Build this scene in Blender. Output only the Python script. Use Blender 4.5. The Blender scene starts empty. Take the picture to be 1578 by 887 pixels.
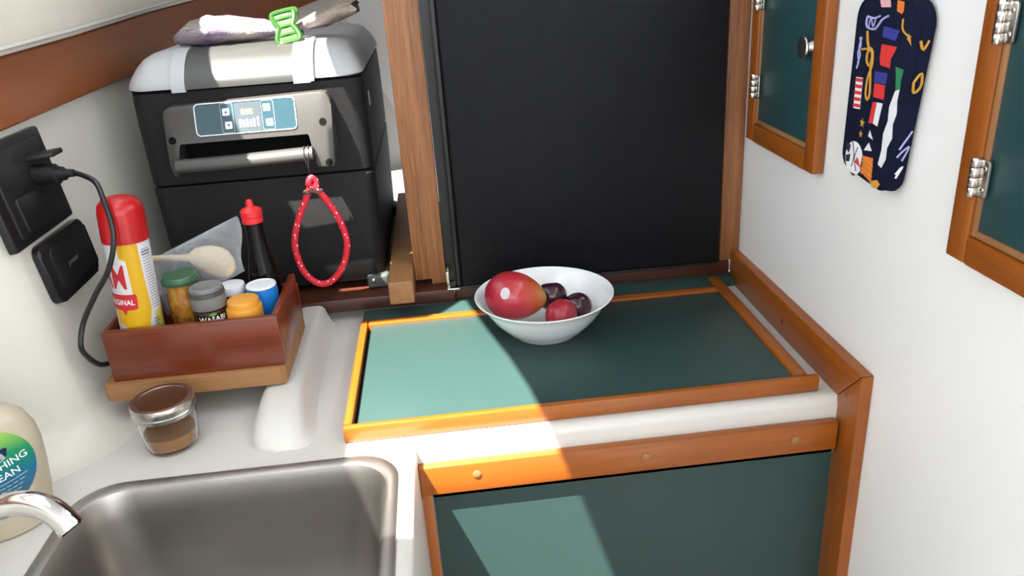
import bpy, bmesh, math, random
from mathutils import Vector, Matrix
random.seed(4)
S = bpy.context.scene
COL = S.collection
PI = math.pi
V = Vector

# ------------------------------------------------------------------ camera
cam = bpy.data.cameras.new('camera')
cam.sensor_fit = 'HORIZONTAL'; cam.sensor_width = 36.0; cam.lens = 27.694
cam.clip_start = 0.02; cam.clip_end = 200
camo = bpy.data.objects.new('camera', cam); COL.objects.link(camo)
_r, _d, _f = V((.9929, -.1011, -.0633)), V((-.0978, -.3855, -.9175)), V((.0683, .9172, -.3926))
m = Matrix.Identity(4)
for i in range(3):
    m[i][0], m[i][1], m[i][2] = _r[i], -_d[i], -_f[i]
m.translation = V((0, 0, 1.4)); camo.matrix_world = m
S.camera = camo

# ------------------------------------------------------------------ light
w = bpy.data.worlds.new('sky'); S.world = w; w.use_nodes = True
bg = w.node_tree.nodes['Background']
bg.inputs['Color'].default_value = (0.85, 0.92, 1.0, 1); bg.inputs['Strength'].default_value = 1.6
sun = bpy.data.lights.new('sun', 'SUN'); sun.energy = 9.5; sun.angle = math.radians(.55); sun.color = (1, .95, .86)
suno = bpy.data.objects.new('sun', sun); COL.objects.link(suno)
SUN_DIR = V((.36, .35, -1.0))
suno.rotation_euler = SUN_DIR.to_track_quat('-Z', 'Y').to_euler(); suno.location = (-1, -1, 4)
S.view_settings.view_transform = 'Standard'; S.view_settings.look = 'None'
S.view_settings.gamma = 1; S.view_settings.use_curve_mapping = False
S.view_settings.exposure = 1.77

# ------------------------------------------------------------------ materials
def nodes(name):
    m = bpy.data.materials.new(name); m.use_nodes = True
    return m, m.node_tree.nodes, m.node_tree.links, m.node_tree.nodes['Principled BSDF']

def plain(name, col, rough=.45, metal=0, spec=.5, bump=0, bscale=300, var=.06, vscale=25, coat=0, trans=0, ior=1.45, sheen=0):
    """a solid colour with a slight cloudy variation and an optional fine relief"""
    m, n, l, b = nodes(name)
    b.inputs['Roughness'].default_value = rough; b.inputs['Metallic'].default_value = metal
    b.inputs['Specular IOR Level'].default_value = spec; b.inputs['Coat Weight'].default_value = coat
    b.inputs['Transmission Weight'].default_value = trans; b.inputs['IOR'].default_value = ior
    b.inputs['Sheen Weight'].default_value = sheen
    tc = n.new('ShaderNodeTexCoord')
    nz = n.new('ShaderNodeTexNoise'); nz.inputs['Scale'].default_value = vscale; nz.inputs['Detail'].default_value = 4
    l.new(tc.outputs['Object'], nz.inputs['Vector'])
    r = n.new('ShaderNodeValToRGB')
    c1 = [max(0, c * (1 - var)) for c in col]; c2 = [min(1, c * (1 + var)) for c in col]
    r.color_ramp.elements[0].position = .3; r.color_ramp.elements[1].position = .7
    r.color_ramp.elements[0].color = (*c1, 1); r.color_ramp.elements[1].color = (*c2, 1)
    l.new(nz.outputs['Fac'], r.inputs['Fac']); l.new(r.outputs['Color'], b.inputs['Base Color'])
    if bump:
        z2 = n.new('ShaderNodeTexNoise'); z2.inputs['Scale'].default_value = bscale; z2.inputs['Detail'].default_value = 3
        l.new(tc.outputs['Object'], z2.inputs['Vector'])
        bp = n.new('ShaderNodeBump'); bp.inputs['Strength'].default_value = bump; bp.inputs['Distance'].default_value = .001
        l.new(z2.outputs['Fac'], bp.inputs['Height']); l.new(bp.outputs['Normal'], b.inputs['Normal'])
    return m

def wood(name, dark, light, axis='X', scale=60, stretch=14, rough=.35, coat=.3, bump=.15, pos=(.3, .72)):
    """grain streaks drawn out along one axis of the piece"""
    m, n, l, b = nodes(name)
    b.inputs['Roughness'].default_value = rough; b.inputs['Coat Weight'].default_value = coat
    b.inputs['Coat Roughness'].default_value = .2
    tc = n.new('ShaderNodeTexCoord'); mp = n.new('ShaderNodeMapping')
    sc = [1, 1, 1]; sc['XYZ'.index(axis)] = 1 / stretch
    mp.inputs['Scale'].default_value = sc
    l.new(tc.outputs['Object'], mp.inputs['Vector'])
    nz = n.new('ShaderNodeTexNoise'); nz.inputs['Scale'].default_value = scale
    nz.inputs['Detail'].default_value = 7; nz.inputs['Roughness'].default_value = .6; nz.inputs['Distortion'].default_value = .4
    l.new(mp.outputs['Vector'], nz.inputs['Vector'])
    fine = n.new('ShaderNodeTexNoise'); fine.inputs['Scale'].default_value = scale * 6; fine.inputs['Detail'].default_value = 3
    l.new(mp.outputs['Vector'], fine.inputs['Vector'])
    mx = n.new('ShaderNodeMath'); mx.operation = 'MULTIPLY_ADD'; mx.inputs[1].default_value = .35
    l.new(fine.outputs['Fac'], mx.inputs[0]); 
    ms = n.new('ShaderNodeMath'); ms.operation = 'MULTIPLY'; ms.inputs[1].default_value = .68
    l.new(nz.outputs['Fac'], ms.inputs[0]); l.new(ms.outputs[0], mx.inputs[2])
    r = n.new('ShaderNodeValToRGB')
    r.color_ramp.elements[0].position = pos[0]; r.color_ramp.elements[1].position = pos[1]
    r.color_ramp.elements[0].color = (*dark, 1); r.color_ramp.elements[1].color = (*light, 1)
    l.new(mx.outputs[0], r.inputs['Fac']); l.new(r.outputs['Color'], b.inputs['Base Color'])
    bp = n.new('ShaderNodeBump'); bp.inputs['Strength'].default_value = bump; bp.inputs['Distance'].default_value = .001
    l.new(mx.outputs[0], bp.inputs['Height']); l.new(bp.outputs['Normal'], b.inputs['Normal'])
    return m

def gradient(name, stops, axis='X', lo=-.04, hi=.04, rough=.4, noise=.25, nscale=30, coat=0, bump=0):
    """colour that runs along one axis of the thing, broken up by noise (fruit skins, printed discs)"""
    m, n, l, b = nodes(name)
    b.inputs['Roughness'].default_value = rough; b.inputs['Coat Weight'].default_value = coat
    tc = n.new('ShaderNodeTexCoord'); sp = n.new('ShaderNodeSeparateXYZ'); l.new(tc.outputs['Object'], sp.inputs[0])
    mr = n.new('ShaderNodeMapRange'); mr.inputs['From Min'].default_value = lo; mr.inputs['From Max'].default_value = hi
    l.new(sp.outputs[axis], mr.inputs['Value'])
    nz = n.new('ShaderNodeTexNoise'); nz.inputs['Scale'].default_value = nscale; nz.inputs['Detail'].default_value = 4
    l.new(tc.outputs['Object'], nz.inputs['Vector'])
    ad = n.new('ShaderNodeMath'); ad.operation = 'MULTIPLY_ADD'; ad.inputs[1].default_value = noise; 
    sb = n.new('ShaderNodeMath'); sb.operation = 'SUBTRACT'; sb.inputs[1].default_value = .5
    l.new(nz.outputs['Fac'], sb.inputs[0]); l.new(sb.outputs[0], ad.inputs[0]); l.new(mr.outputs[0], ad.inputs[2])
    r = n.new('ShaderNodeValToRGB')
    for i, (p, c) in enumerate(stops):
        e = r.color_ramp.elements[i] if i < 2 else r.color_ramp.elements.new(p)
        e.position = p; e.color = (*c, 1)
    l.new(ad.outputs[0], r.inputs['Fac']); l.new(r.outputs['Color'], b.inputs['Base Color'])
    return m

def film(name, tint, opacity, rough=.15):
    """thin clear plastic film: mostly see-through, with a gloss and a milky share"""
    m, n, l, b = nodes(name)
    out = n['Material Output']
    t = n.new('ShaderNodeBsdfTransparent'); t.inputs['Color'].default_value = (*tint, 1)
    b.inputs['Base Color'].default_value = (*tint, 1); b.inputs['Roughness'].default_value = rough
    tc = n.new('ShaderNodeTexCoord')
    nz = n.new('ShaderNodeTexNoise'); nz.inputs['Scale'].default_value = 35; nz.inputs['Detail'].default_value = 3; nz.inputs['Distortion'].default_value = 1.5
    l.new(tc.outputs['Object'], nz.inputs['Vector'])
    bp = n.new('ShaderNodeBump'); bp.inputs['Strength'].default_value = .8; bp.inputs['Distance'].default_value = .004
    l.new(nz.outputs['Fac'], bp.inputs['Height']); l.new(bp.outputs['Normal'], b.inputs['Normal'])
    lw = n.new('ShaderNodeLayerWeight'); lw.inputs['Blend'].default_value = .35; l.new(bp.outputs['Normal'], lw.inputs['Normal'])
    mr = n.new('ShaderNodeMapRange'); mr.inputs['To Min'].default_value = opacity; mr.inputs['To Max'].default_value = min(1, opacity + .5)
    l.new(lw.outputs['Facing'], mr.inputs['Value'])
    mix = n.new('ShaderNodeMixShader'); l.new(mr.outputs[0], mix.inputs[0])
    l.new(t.outputs[0], mix.inputs[1]); l.new(b.outputs[0], mix.inputs[2]); l.new(mix.outputs[0], out.inputs['Surface'])
    return m

M = {}
M['gelcoat'] = plain('white_gelcoat', (.59, .565, .52), .28, var=.02, vscale=6, bump=.03, bscale=30)
M['bulkhead'] = plain('white_laminate', (.80, .80, .78), .42, var=.015, vscale=5)
M['headliner'] = plain('headliner_vinyl', (.72, .66, .56), .6, var=.03, bump=.3, bscale=500)
M['hull'] = plain('hull_gelcoat', (.63, .60, .53), .38, var=.03, vscale=5, bump=.05, bscale=20)
TD, TL = (.20, .050, .004), (.35, .095, .007)
for a in 'XYZ':
    M['teak' + a] = wood('varnished_teak_' + a.lower(), TD, TL, a, 45, 16, .36, .12, .06)
    M['fir' + a] = wood('pale_wood_' + a.lower(), (.22, .095, .032), (.36, .18, .068), a, 55, 16, .5, .05, .1)
M['mahogX'] = wood('mahogany_x', (.085, .012, .003), (.19, .032, .008), 'X', 40, 12, .3, .35, .1)
M['mahogY'] = wood('mahogany_y', (.085, .012, .003), (.19, .032, .008), 'Y', 40, 12, .3, .35, .1)
M['band'] = wood('teak_fascia', (.18, .042, .005), (.26, .070, .011), 'Y', 14, 10, .38, .2, .05)
M['oak'] = wood('open_grain_post', (.16, .056, .018), (.36, .145, .052), 'Z', 110, 30, .5, .05, .5, (.36, .66))
M['sill'] = wood('dark_red_sill', (.035, .010, .005), (.085, .024, .011), 'X', 50, 14, .4, .1, .1)
M['teal'] = plain('teal_laminate', (.025, .053, .049), .40, spec=.35, var=.02, vscale=8)
M['teal_door'] = plain('teal_door_laminate', (.016, .056, .062), .4, var=.03, vscale=8)
M['dark'] = plain('shadow_gap_black', (.004, .004, .004), .8, spec=.1)  # black put in for the shade of gaps and recesses
M['leather'] = plain('black_textured_door', (.006, .0065, .008), .55, spec=.2, bump=.5, bscale=420, var=.15, vscale=40)
M['blackp'] = plain('black_plastic', (.012, .012, .013), .38)
M['blackm'] = plain('black_plate', (.010, .010, .011), .3)
M['steel'] = plain('brushed_steel', (.37, .345, .32), .38, 1, var=.06, vscale=12, bump=.05, bscale=200)
M['chrome'] = plain('chrome', (.62, .61, .60), .08, 1, var=.02)
M['nickel'] = plain('satin_nickel', (.62, .60, .56), .22, 1)
M['cooler'] = plain('charcoal_moulded_plastic', (.0145, .014, .014), .5, spec=.2, bump=.7, bscale=700, var=.15, vscale=300)
M['lid'] = plain('light_grey_lid', (.40, .40, .41), .35, var=.02)
M['lidband'] = plain('grey_metallic_band', (.060, .060, .056), .38, .2, var=.04)
M['handle'] = plain('warm_grey_handle', (.062, .058, .053), .38, .2, var=.03)
M['display'] = plain('teal_display', (.025, .065, .085), .2, var=.05)
M['display2'] = plain('grey_display', (.07, .09, .105), .2)
M['print'] = plain('white_print', (.85, .86, .88), .4)
M['digit'] = plain('orange_digit', (.65, .32, .14), .4)
M['white'] = plain('white_ceramic', (.80, .81, .82), .16, coat=.4, var=.01)
M['red'] = plain('red_plastic', (.42, .008, .010), .3)
M['red2'] = plain('bright_red_plastic', (.66, .02, .025), .35)
M['yellow'] = plain('yellow_paint', (.60, .34, .006), .3)
M['lime'] = plain('yellow_green_print', (.55, .47, .10), .35)
M['canw'] = plain('can_pale_grey', (.62, .60, .60), .35)
M['ink'] = plain('dark_ink', (.10, .09, .14), .5)
M['tagred'] = plain('label_red', (.50, .02, .03), .35)
M['greenlid'] = plain('green_tin_lid', (.05, .13, .07), .38, .3)
M['gold'] = gradient('golden_contents', [(0, (.10, .03, .008)), (1, (.42, .20, .03)), (.55, (.30, .12, .015))], 'Z', .02, .10, .2, 2.6, 75)
M['greycap'] = plain('grey_cap', (.17, .165, .16), .4)
M['foot'] = plain('grey_green_foot', (.075, .085, .082), .4)
M['greycap2'] = plain('dark_grey_cap', (.055, .052, .05), .4)
M['brownglass'] = plain('dark_brown_glass', (.022, .008, .005), .12, coat=.4)
M['orange'] = plain('orange_cap', (.68, .29, .03), .4)
M['tan'] = plain('tan_jar', (.55, .35, .15), .4)
M['blue'] = plain('blue_plastic', (.008, .16, .52), .35)
M['capwhite'] = plain('white_cap', (.72, .72, .74), .4)
M['soy'] = plain('black_sauce_glass', (.004, .003, .003), .16, spec=.3)
M['leaf'] = plain('green_print', (.12, .30, .05), .4)
M['spoon'] = wood('pale_spoon_wood', (.52, .40, .25), (.68, .55, .38), 'X', 50, 8, .6, 0, .05)
M['film'] = film('clear_bag_film', (.92, .94, .97), .10, .06)
M['glass'] = plain('jar_glass', (.97, .97, .96), .02, trans=1, ior=1.3, var=0)
M['zinc'] = plain('zinc_lid', (.55, .53, .50), .25, 1, var=.08)
M['sauce'] = plain('brown_sauce', (.36, .17, .06), .4, var=.15)
M['bronze'] = plain('lid_disc', (.30, .19, .12), .22, .9, var=.1)
M['soap'] = plain('milky_soap_bottle', (.50, .43, .32), .25, trans=.03, var=.02)
M['cord'] = None
M['knot'] = plain('dark_knot', (.10, .06, .06), .6)
M['mango'] = gradient('mango_skin', [(0, (.30, .008, .03)), (1, (.45, .25, .05)), (.55, (.42, .022, .03)), (.8, (.45, .09, .025))], 'X', -.042, .046, .33, .3, 35, .25)
M['plum'] = plain('dark_plum_skin', (.035, .006, .014), .22, coat=.3, var=.4, vscale=60)
M['redplum'] = plain('red_plum_skin', (.33, .025, .04), .34, coat=.1, var=.25, vscale=50)
M['sticker'] = plain('sticker_white', (.52, .46, .49), .5)
M['navy'] = plain('navy_cotton', (.006, .008, .026), .85, spec=.15, bump=.5, bscale=900, var=.2)
M['p_red'] = plain('print_red', (.62, .03, .025), .8)
M['p_white'] = plain('print_white', (.72, .73, .76), .8)
M['p_gold'] = plain('print_gold', (.55, .28, .03), .8)
M['p_blue'] = plain('print_blue', (.03, .035, .25), .8)
M['p_lav'] = plain('print_lavender', (.38, .38, .70), .8)
M['p_green'] = plain('print_green', (.02, .20, .08), .8)
M['p_black'] = plain('print_black', (.015, .015, .02), .8)
M['p_orange'] = plain('print_orange', (.70, .16, .02), .8)
M['p_pink'] = plain('print_pink', (.68, .36, .40), .8)
M['clip'] = plain('green_clip', (.022, .09, .011), .3)
M['disc'] = gradient('green_blue_disc', [(0, (.05, .12, .14)), (1, (.42, .62, .02)), (.35, (.01, .15, .30)), (.62, (.01, .26, .11))], 'Z', .035, .135, .3, .3, 30)
M['swoosh'] = plain('navy_swoosh', (.01, .02, .09), .35)
M['silver_hl'] = plain('silver_highlight', (.55, .55, .60), .3, .5)

def cord_mat():
    m, n, l, b = nodes('red_flecked_cord')
    b.inputs['Roughness'].default_value = .6
    tc = n.new('ShaderNodeTexCoord'); v = n.new('ShaderNodeTexVoronoi'); v.inputs['Scale'].default_value = 190
    mp = n.new('ShaderNodeMapping'); mp.inputs['Scale'].default_value = (1, 1, .62)
    l.new(tc.outputs['Object'], mp.inputs['Vector']); l.new(mp.outputs[0], v.inputs['Vector'])
    r = n.new('ShaderNodeValToRGB'); r.color_ramp.interpolation = 'CONSTANT'
    r.color_ramp.elements[0].color = (.85, .70, .72, 1); r.color_ramp.elements[1].position = .20; r.color_ramp.elements[1].color = (.62, .012, .03, 1)
    l.new(v.outputs['Distance'], r.inputs['Fac']); l.new(r.outputs['Color'], b.inputs['Base Color'])
    return m
M['cord'] = cord_mat()

def bag_mat():
    m, n, l, b = nodes('printed_bread_bag')
    b.inputs['Roughness'].default_value = .22; b.inputs['Transmission Weight'].default_value = .15
    tc = n.new('ShaderNodeTexCoord'); nz = n.new('ShaderNodeTexNoise'); nz.inputs['Scale'].default_value = 14; nz.inputs['Detail'].default_value = 2; nz.inputs['Distortion'].default_value = 1
    l.new(tc.outputs['Object'], nz.inputs['Vector'])
    r = n.new('ShaderNodeValToRGB'); e = r.color_ramp.elements
    e[0].position = .36; e[0].color = (.20, .15, .22, 1); e[1].position = .58; e[1].color = (.31, .25, .19, 1)
    k = e.new(.44); k.color = (.28, .24, .26, 1)
    l.new(nz.outputs['Fac'], r.inputs['Fac']); l.new(r.outputs['Color'], b.inputs['Base Color'])
    z2 = n.new('ShaderNodeTexNoise'); z2.inputs['Scale'].default_value = 55; z2.inputs['Distortion'].default_value = 2
    l.new(tc.outputs['Object'], z2.inputs['Vector'])
    bp = n.new('ShaderNodeBump'); bp.inputs['Strength'].default_value = .7; bp.inputs['Distance'].default_value = .004
    l.new(z2.outputs['Fac'], bp.inputs['Height']); l.new(bp.outputs['Normal'], b.inputs['Normal'])
    return m
M['breadbag'] = bag_mat()

# ------------------------------------------------------------------ mesh helpers (all shapes are given in world metres)
BASE = {}
def tag(o, label=None, cat=None, group=None, kind=None):
    for k, v in (('label', label), ('category', cat), ('group', group), ('kind', kind)):
        if v: o[k] = v
    return o

def thing(name, loc, label, cat, group=None):
    o = bpy.data.objects.new(name, None); o.empty_display_size = .02; COL.objects.link(o)
    o.location = loc; BASE[o.name] = V(loc)
    return tag(o, label, cat, group)

def obj(name, bm, mat, parent=None, label=None, cat=None, kind=None, smooth=38, group=None):
    if parent is None:
        xs = [v.co for v in bm.verts]
        base = V(((min(c.x for c in xs) + max(c.x for c in xs)) / 2, (min(c.y for c in xs) + max(c.y for c in xs)) / 2, min(c.z for c in xs)))
    else:
        base = BASE[parent.name]
    bmesh.ops.translate(bm, verts=bm.verts, vec=-base)
    bmesh.ops.recalc_face_normals(bm, faces=bm.faces)
    me = bpy.data.meshes.new(name); bm.to_mesh(me); bm.free()
    me.materials.append(M[mat] if isinstance(mat, str) else mat)
    if smooth:
        me.polygons.foreach_set('use_smooth', [True] * len(me.polygons)); me.set_sharp_from_angle(angle=math.radians(smooth))
    o = bpy.data.objects.new(name, me); COL.objects.link(o)
    if parent is None: o.location = base
    else: o.parent = parent
    BASE[o.name] = base
    return tag(o, label, cat, group, kind)

def struct(name, bm, mat, label=None, **k):
    return obj(name, bm, mat, label=label, kind='structure', **k)

def box(x0, x1, y0, y1, z0, z1, bev=0, seg=2, bm=None):
    b = bm or bmesh.new()
    t = bmesh.new()
    bmesh.ops.create_cube(t, size=1)
    for v in t.verts:
        v.co = V(((x0 + x1) / 2 + v.co.x * (x1 - x0), (y0 + y1) / 2 + v.co.y * (y1 - y0), (z0 + z1) / 2 + v.co.z * (z1 - z0)))
    if bev: bmesh.ops.bevel(t, geom=list(t.edges), offset=bev, segments=seg, affect='EDGES', profile=.5)
    return merge(b, t)

def merge(b, t):
    me = bpy.data.meshes.new('tmp'); t.to_mesh(me); t.free(); b.from_mesh(me); bpy.data.meshes.remove(me)
    return b

def loft(rings, close=True, cap=True, bm=None):
    b = bm or bmesh.new()
    R = [[b.verts.new(p) for p in ring] for ring in rings]
    n = len(R[0])
    for a, c in zip(R, R[1:]):
        for i in range(n if close else n - 1):
            j = (i + 1) % n
            b.faces.new((a[i], a[j], c[j], c[i]))
    if cap and close:
        b.faces.new(list(reversed(R[0]))); b.faces.new(R[-1])
    return b

def lathe(prof, c=(0, 0, 0), seg=40, mat=None, sx=1, sy=1, bm=None, cap=True):
    """prof: (radius, z) from bottom to top round a vertical axis through c; mat: a matrix instead of c"""
    T = mat or Matrix.Translation(V(c))
    rings = [[T @ V((r * sx * math.cos(2 * PI * i / seg), r * sy * math.sin(2 * PI * i / seg), z)) for i in range(seg)] for r, z in prof]
    return loft(rings, True, cap, bm)

def spline(pts, n=8, closed=False):
    P = [V(p) for p in pts]; out = []
    L = len(P)
    for i in range(L if closed else L - 1):
        if closed: a, b, c, d = P[i - 1], P[i], P[(i + 1) % L], P[(i + 2) % L]
        else: a, b, c, d = P[max(i - 1, 0)], P[i], P[i + 1], P[min(i + 2, L - 1)]
        for k in range(n):
            t = k / n
            out.append(.5 * ((2 * b) + (c - a) * t + (2 * a - 5 * b + 4 * c - d) * t * t + (3 * b - a - 3 * c + d) * t ** 3))
    if not closed: out.append(P[-1])
    return out

def tube(pts, r, seg=10, closed=False, bm=None, n=8, raw=False):
    P = [V(p) for p in pts] if raw else spline(pts, n, closed)
    L = len(P); rings = []; up = None
    for i, p in enumerate(P):
        if closed: t = (P[(i + 1) % L] - P[i - 1]).normalized()
        else: t = (P[min(i + 1, L - 1)] - P[max(i - 1, 0)]).normalized()
        if up is None: up = t.orthogonal().normalized()
        up = (up - t * up.dot(t)).normalized(); s = t.cross(up)
        rr = r(i / (L - 1)) if callable(r) else r
        rings.append([p + (up * math.cos(2 * PI * k / seg) + s * math.sin(2 * PI * k / seg)) * rr for k in range(seg)])
    if closed: rings.append(rings[0])
    b = loft(rings, True, not closed, bm)
    if closed: bmesh.ops.remove_doubles(b, verts=b.verts, dist=1e-6)
    return b

def round_rect(x0, x1, y0, y1, r, seg=6):
    out = []
    for cx, cy, a0 in ((x1 - r, y0 + r, -PI / 2), (x1 - r, y1 - r, 0), (x0 + r, y1 - r, PI / 2), (x0 + r, y0 + r, PI)):
        for i in range(seg + 1):
            a = a0 + PI / 2 * i / seg; out.append((cx + r * math.cos(a), cy + r * math.sin(a)))
    return out

def prism(poly, o, u, v, depth, bev=0, bm=None):
    """outline in the plane o + u*a + v*b, pulled out by depth along u x v"""
    u, v = V(u), V(v); nrm = u.cross(v).normalized(); o = V(o)
    t = bmesh.new()
    A = [t.verts.new(o + u * a + v * b) for a, b in poly]
    f = t.faces.new(A)
    if depth:
        B = [t.verts.new(o + u * a + v * b + nrm * depth) for a, b in poly]
        g = t.faces.new(B); n = len(A)
        for i in range(n): t.faces.new((A[i], A[(i + 1) % n], B[(i + 1) % n], B[i]))
        if bev:
            bmesh.ops.bevel(t, geom=[e for e in g.edges], offset=bev, segments=2, affect='EDGES', profile=.5)
    return merge(bm or bmesh.new(), t)

def rail(a, b, w, h, up=(0, 0, 1), bev=.0015):
    """a batten from a to b (centre line of its base), w across, h along up"""
    a, b = V(a), V(b); t = (b - a).normalized(); up = V(up); s = t.cross(up).normalized()
    bm = bmesh.new()
    ring = [(-w / 2, 0), (w / 2, 0), (w / 2, h), (-w / 2, h)]
    loft([[p + s * i + up * j for i, j in ring] for p in (a, b)], bm=bm)
    if bev: bmesh.ops.bevel(bm, geom=list(bm.edges), offset=bev, segments=2, affect='EDGES', profile=.5)
    return bm

def text_bm(s, size, bold=.0, sx=1.0, spacing=1.0):
    c = bpy.data.curves.new('tmp', 'FONT'); c.body = s; c.size = size; c.align_x = 'CENTER'; c.align_y = 'CENTER'
    c.offset = bold * size; c.resolution_u = 3; c.space_character = spacing
    o = bpy.data.objects.new('tmp', c); COL.objects.link(o)
    dg = bpy.context.evaluated_depsgraph_get()
    me = bpy.data.meshes.new_from_object(o.evaluated_get(dg)); bm = bmesh.new(); bm.from_mesh(me)
    bpy.data.objects.remove(o); bpy.data.curves.remove(c); bpy.data.meshes.remove(me)
    for v in bm.verts: v.co.x *= sx
    return bm

def flat_text(s, size, o, u, v, bold=0, sx=1, bm=None):
    t = text_bm(s, size, bold, sx); o, u, v = V(o), V(u), V(v)
    for k in t.verts: k.co = o + u * k.co.x + v * k.co.y
    return merge(bm, t) if bm else t

def wrap(t, R, T, lift=.0004):
    """bend a flat (arc length, height) mesh round the cylinder of frame T; u=0 faces the frame's -Y"""
    xs = [v.co.x for v in t.verts]; step = R * .16; k = math.ceil(min(xs) / step)
    while k * step < max(xs):
        bmesh.ops.bisect_plane(t, geom=t.verts[:] + t.edges[:] + t.faces[:], plane_co=(k * step, 0, 0), plane_no=(1, 0, 0)); k += 1
    for v in t.verts:
        a = v.co.x / R; r = (R(v.co.y) if callable(R) else R) + lift
        v.co = T @ V((r * math.sin(a), -r * math.cos(a), v.co.y))
    return t

def wpoly(poly, R, T, lift=.0004, bm=None):
    t = bmesh.new(); t.faces.new([t.verts.new((a, b, 0)) for a, b in poly])
    bmesh.ops.triangulate(t, faces=t.faces)
    wrap(t, R, T, lift)
    return merge(bm, t) if bm else t

def wtext(s, size, u, z, R, T, bold=0, sx=1, lift=.0006, bm=None):
    t = text_bm(s, size, bold, sx)
    for v in t.verts: v.co.x += u; v.co.y += z; v.co.z = 0
    wrap(t, R, T, lift)
    return merge(bm, t) if bm else t

def stand(x, y, z, lean=(0, 0)):
    """frame of a thing standing at x, y, z whose -Y side faces the camera's side of the cabin"""
    th = math.atan2(-x, y)
    wv = V((lean[0], lean[1], 1)).normalized()
    q = V((0, 0, 1)).rotation_difference(wv)
    return Matrix.Translation(V((x, y, z))) @ q.to_matrix().to_4x4() @ Matrix.Rotation(th, 4, 'Z')

# ------------------------------------------------------------------ the setting
ZC = .879          # worktop
struct('floor', box(-.9, .6, -.8, 2.3, -.03, 0), 'sill')
struct('wall_rear', box(-.62, .46, -.80, -.77, 0, 1.30), 'bulkhead')  # unseen, added to block low sky light from behind
bm = box(.46, .50, -.8, 2.3, 0, 1.43)
box(.46, .50, -.8, -.55, 1.43, 1.70, bm=bm); box(.46, .50, 1.10, 2.3, 1.43, 1.70, bm=bm); box(.46, .50, -.55, 1.10, 1.66, 1.70, bm=bm)  # unseen side opening added to let in sky light
struct('wall_right', bm, 'bulkhead', smooth=0)
struct('wall_back', box(-.75, .46, 2.16, 2.20, .4, 1.72), 'bulkhead')
# roof with two hatch openings
xs = [-1.00, -.475, -.445, -.305, -.20, .50]; ys = [-.45, .335, .868, .905, 1.16, 2.3]  # roof carried out left as added eaves, blocking sun at the side strip
bm = bmesh.new()
for i in range(5):
    for j in range(5):
        cx, cy = (xs[i] + xs[i + 1]) / 2, (ys[j] + ys[j + 1]) / 2
        if (-.475 < cx < -.305 and .905 < cy < 1.16) or (-.445 < cx < -.20 and .335 < cy < .868): continue
        box(xs[i], xs[i + 1], ys[j], ys[j + 1], 1.70, 1.715, bm=bm)
# filler plates added at the two openings to shape the sun patches
for pl in ([(-.200, .335), (-.200, .868), (-.280, .868), (-.252, .745), (-.230, .66), (-.213, .575), (-.207, .532), (-.205, .47), (-.216, .415), (-.222, .335)],
           [(-.445, .808), (-.337, .808), (-.318, .83), (-.288, .868), (-.445, .868)],
           [(-.390, .905), (-.305, .905), (-.305, .965), (-.352, .965)]):
    prism(list(reversed(pl)), (0, 0, 1.7147), (1, 0, 0), (0, 1, 0), -.0145, bm=bm)
struct('ceiling', bm, 'bulkhead', smooth=0)

# hull side: a path at worktop height, the wall flares outboard as it rises
path = [(-.57, -.80), (-.57, .20), (-.565, .62), (-.555, .74), (-.52, .81), (-.468, .865), (-.46, .93), (-.46, 1.15), (-.46, 1.45), (-.44, 1.65), (-.405, 1.83), (-.355, 1.97), (-.29, 2.06), (-.20, 2.12), (-.05, 2.16)]
HP = [V((p.x, p.y, 0)) for p in spline([(x, y, 0) for x, y in path], 5)]
def hull_n(i):
    t = (HP[min(i + 1, len(HP) - 1)] - HP[max(i - 1, 0)]).normalized()
    return V((t.y, -t.x, 0))
def hull(i, z, proud=0):
    return HP[i] + hull_n(i) * (proud - .11 * (z - ZC)) + V((0, 0, z))
def lerp_tab(y, tab):
    if y <= tab[0][0]: return tab[0][1]
    for (a, b), (c, d) in zip(tab, tab[1:]):
        if y <= c: return b + (d - b) * (y - a) / (c - a)
    return tab[-1][1]
zb = lambda y: lerp_tab(y, [(.9, 1.250), (1.5, 1.254), (1.65, 1.259), (1.95, 1.282), (2.05, 1.301), (2.16, 1.345)])
zt = lambda y: lerp_tab(y, [(.9, 1.322), (1.2, 1.328), (1.4, 1.334), (1.75, 1.349), (1.95, 1.372), (2.16, 1.43)])
rf = .045
rings = []
for i in range(len(HP)):
    ring = []
    for k in range(7):
        t = PI / 2 * (1 - k / 6); ring.append(hull(i, ZC + rf - rf * math.sin(t), rf - rf * math.cos(t)))
    ring += [hull(i, z) for z in (1.0, 1.15, 1.3, 1.43)] + [hull(i, z, -.02) for z in (1.43, ZC)]
    rings.append(ring)
bm = loft(rings)
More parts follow.
